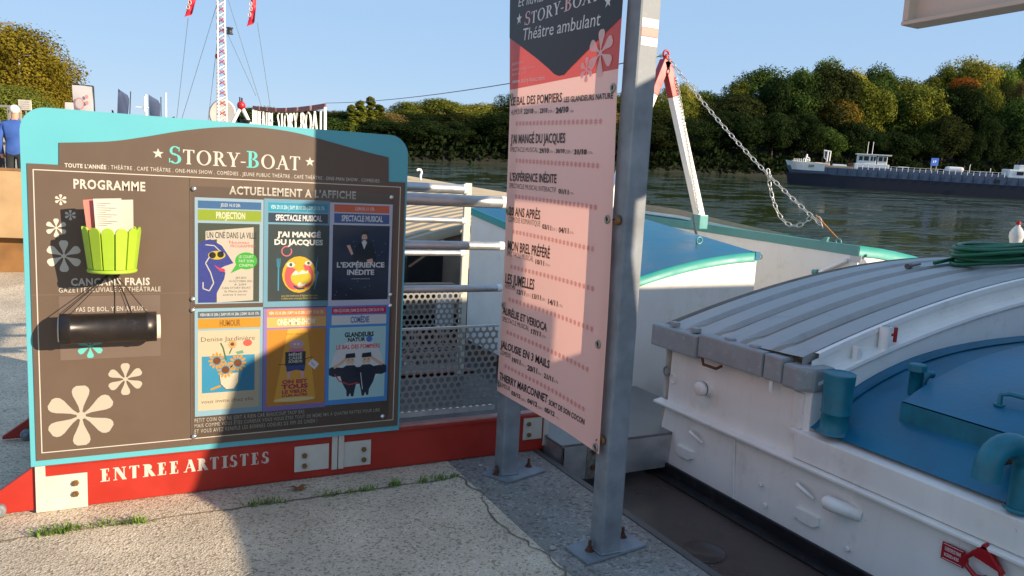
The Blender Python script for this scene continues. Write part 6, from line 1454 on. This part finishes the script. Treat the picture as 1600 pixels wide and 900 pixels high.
# ---- the cargo barge moored at the far bank
bw0, bw1 = far(1232, 288, z=-1.6), far(1600, 312, z=-1.6)
ax = (bw1 - bw0); ax.z = 0; ax.normalize(); ay = Vector((-ax.y, ax.x, 0)); 
if ay.dot(_f) < 0: ay = -ay
print('cargo', bw0, bw1, (bw1 - bw0).length)
cg = thing('cargo_barge', 'long dark blue cargo barge with a white wheelhouse moored under the wooded bank', 'barge', (bw0.x, bw0.y, -1.6), None, True)
Lb = 46.0; Wb = 5.0; O_ = Vector((bw0.x, bw0.y, -1.6))
def G(u, v, z): return O_ + ax * u + ay * v + Vector((0, 0, z))
NAVY = mat('navy hull paint', '#0f1428', rough=.5, var=.2, scale=.6, stain='#1d1c28', stain_amt=.6, streak=('#3a2c26', .3), stain_scale=.4); SLATE = mat('slate blue topside', '#4d5a70', rough=.5, var=.1, scale=.7, stain='#4a4f5a', stain_amt=.5, stain_scale=.6)
def hull(z0, z1, off, m, name, u0=0, u1=Lb, sheer=0, ribs=False):
    mb = MB(); st_ = []
    for i in range(31):
        u = u0 + (u1 - u0) * i / 30; k = min(1, max(.03, (u / 5.0))) ** .5; b = Wb / 2 * k; st_.append((u, b))
    sh = lambda u: sheer * max(0, 1 - u / 8.0) ** 2
    mb.grid([[G(u - (off if u < 1 else 0), Wb / 2 - b - off * .15, z0), G(u - (off + .5 if u < 1 else 0), Wb / 2 - b - off * .2, z1 + sh(u))] for u, b in st_], m)
    mb.grid([[G(u, Wb / 2 + b, z0), G(u, Wb / 2 + b, z1 + sh(u))][::-1] for u, b in st_], m); mb.grid([[G(u, Wb / 2 - b + .02, z1 + sh(u) - .01), G(u, Wb / 2 + b, z1 + sh(u) - .01)] for u, b in st_], m)
    if ribs:
        for i in range(40): u = 3.9 + i * 1.02; mb.prism([G(u, -.05, 1.45), G(u + .05, -.05, 1.45), G(u + .05, -.05, 2.1), G(u, -.05, 2.1)], tuple(-ay * .03), NAVY)
    return mb.build(name, cg)
hull(-.6, 1.35, 0, NAVY, 'hull'); hull(1.35, 2.15, .12, SLATE, 'topside', ribs=True); hull(1.7, 2.42, .2, WHITE, 'bow_bulwark', 0, 3.6, .3)
mb = MB(); mb.prism([G(-.05, .2, 1.30), G(Lb, -.16, 1.30), G(Lb, -.16, 1.42), G(-.05, .2, 1.42)], tuple(ay * .05), BLACK); mb.build('rub_strake', cg)
def gb(name, u0, u1, v0, v1, z0, z1, m, bev=.03, par=None):
    M = Matrix((ax.to_4d(), ay.to_4d(), Vector((0, 0, 1, 0)), Vector((0, 0, 0, 1)))).transposed(); M = Matrix.Translation(O_) @ Matrix(((ax.x, ay.x, 0, 0), (ax.y, ay.y, 0, 0), (0, 0, 1, 0), (0, 0, 0, 1)))
    mb = MB(); mb.box(u0, u1, v0, v1, z0, z1, m, bev, M); return mb.build(name, par or cg)
def U(px): d = (px - 1232) / (1600 - 1232); return d * (bw1 - bw0).length
gb('hatch_coaming', U(1345), U(1570), .7, 4.3, 2.1, 2.38, SLATE)
gb('hatch_coaming', U(1262), U(1336), .7, 4.3, 2.1, 2.35, TAN); gb('deck_tarp', U(1270), U(1298), 1, 3.6, 2.3, 2.62, mat('pink beige tarp', '#d3b29c', rough=.7), .15); gb('deck_tarp', U(1302), U(1326), 1, 3.6, 2.3, 2.55, WHITE, .1)
wh_ = gb('wheelhouse', U(1338), U(1394), 1.0, 4.0, 2.1, 2.78, WHITE, .05); gb('wheelhouse_top', U(1342), U(1372), 1.1, 3.8, 2.78, 3.72, WHITE, .05, wh_); gb('wheelhouse_roof', U(1339), U(1396), .9, 4.0, 3.72, 3.84, WHITE, .03, wh_); gb('wheelhouse_wing', U(1374), U(1390), 1.15, 3.8, 2.78, 3.66, WHITE, .05, wh_)
WIN = flat('#1c232c', .1, 'barge window glass')
for p0, p1 in ((1344, 1350), (1352, 1360), (1363, 1366.5), (1368, 1371), (1376, 1382), (1384, 1389)): gb('window', U(p0), U(p1), (1.08 if p0 < 1372 else 1.13), 1.2, 3.12, 3.58, WIN, 0, wh_)
mb = MB()
for px in (1357, 1365): mb.tube([G(U(px), 2, 3.8), G(U(px), 2, 5.2)], .03, WHITE, 6)
mb.build('antenna', cg)
cr_ = MB(); cr_.tube([G(U(1292), 2, 2.3), G(U(1292), 2, 4.0)], .10, WHITE, 8); cr_.tube([G(U(1285), 2, 4.0), G(U(1297), 2, 3.9)], .08, WHITE, 8); cr_.tube([G(U(1286), 2, 4.0), G(U(1287), 2, 3.2), G(U(1291), 2, 3.0)], .07, WHITE, 8); cr_.tube([G(U(1296.5), 2, 3.95), G(U(1296), 2, 2.4)], .07, WHITE, 8); cr_.build('deck_crane', cg)
cr_ = MB(); cr_.tube([G(U(1255), 2, 2.3), G(U(1257), 2, 3.5)], .09, WHITE, 8); cr_.tube([G(U(1252), 2, 3.0), G(U(1264), 2, 2.8)], .08, WHITE, 8); cr_.tube([G(U(1257), 2, 3.2), G(U(1263), 2, 3.0)], .06, WHITE, 8); cr_.build('anchor_winch', cg)
o = gb('dinghy', U(1484), U(1510), 1.2, 3.0, 2.4, 2.95, WHITE, .24); gb('stern_house', U(1574), U(1640), .8, 4.2, 2.1, 3.0, WHITE, .12); gb('deck_bench', U(1410), U(1426), 1.2, 2.2, 2.55, 2.65, WHITE, .02); gb('bench_foot', U(1416), U(1419), 1.5, 1.9, 2.3, 2.56, WHITE, .02)
mb = MB()
for i in range(9): px = 1236 + i * 3.2; mb.tube([G(U(px), .9 - .1 * i if i < 8 else .1, 2.6), G(U(px), .9 - .1 * i if i < 8 else .1, 2.95)], .05, WHITE, 6)
mb.build('bollard', cg)
mb = MB()
for px in range(1342, 1574, 9): mb.tube([G(U(px), .12, 2.15), G(U(px), .12, 2.62)], .022, WHITE, 5)
mb.tube([G(U(1342), .12, 2.6), G(U(1568), .12, 2.6)], .016, WHITE, 5); mb.build('guard_rail', cg)
gb('deck_box', U(1328), U(1335), 1.0, 2.6, 2.35, 2.75, mat('maroon box', '#5b2a26', rough=.6), .04); gb('deck_box', U(1533), U(1546), 1.4, 2.6, 2.38, 2.62, SLATE, .04); gb('stern_window', U(1586), U(1596), .78, .83, 2.45, 2.8, WIN, 0)
gb('stern_house_top', U(1590), U(1640), 1.2, 3.8, 3.0, 3.5, WHITE, .08)
mb = MB(); mb.tube([G(U(1520), 2, 2.4), G(U(1520), 2, 3.3)], .03, WHITE, 6); mb.tube([G(U(1551), 2, 2.4), G(U(1551), 2, 3.0)], .04, WHITE, 6); mb.build('deck_post', cg)
mb = MB(); mb.prism([G(U(1552), -.20, 1.6), G(U(1561), -.20, 1.6), G(U(1560), -.20, 1.9), G(U(1553), -.20, 1.9)], tuple(-ay * .02), BLACK); mb.build('hull_mark', cg)
q = far(1459, 262, dist=104); o = thing('river_sign', 'square blue navigation board with white 17 above the cargo barge', 'sign', (q.x, q.y, 0), None, True)
zb7, zt7 = far(1459, 259, dist=104).z, far(1459, 247, dist=104).z; M = Matrix.Translation((q.x, q.y, 0)) @ Matrix.Rotation(a, 4, 'Z'); BLS = flat('#2e5fb4', .5)
mb = MB(); mb.box(-.45, .45, -.03, .03, zb7, zt7, BLS, .01, M); mb.build('panel', o); mb = MB(); mb.box(-.35, -.27, .031, .1, -1, zt7 - .1, LM, .01, M); mb.box(.27, .35, .031, .1, -1, zt7 - .1, LM, .01, M); mb.build('leg', o)
A = Art(lambda u, z: M @ Vector((u, -.031, z)), M.to_3x3() @ Vector((0, -1, 0))); A.l = 20; A.text('17', -.2, zb7 + .35, .2, zt7 - .3, flat('#dfe6ee'), .03); A.mb.build('lettering', o)

for o in FAR: o.matrix_world = TM @ (Matrix.Translation(o.location) @ o.rotation_euler.to_matrix().to_4x4())
for o in list(bpy.data.objects):
    if '_o' in o: del o['_o']
S.cycles.max_bounces = 6; S.cycles.transparent_max_bounces = 12; S.cycles.caustics_reflective = False; S.cycles.caustics_refractive = False
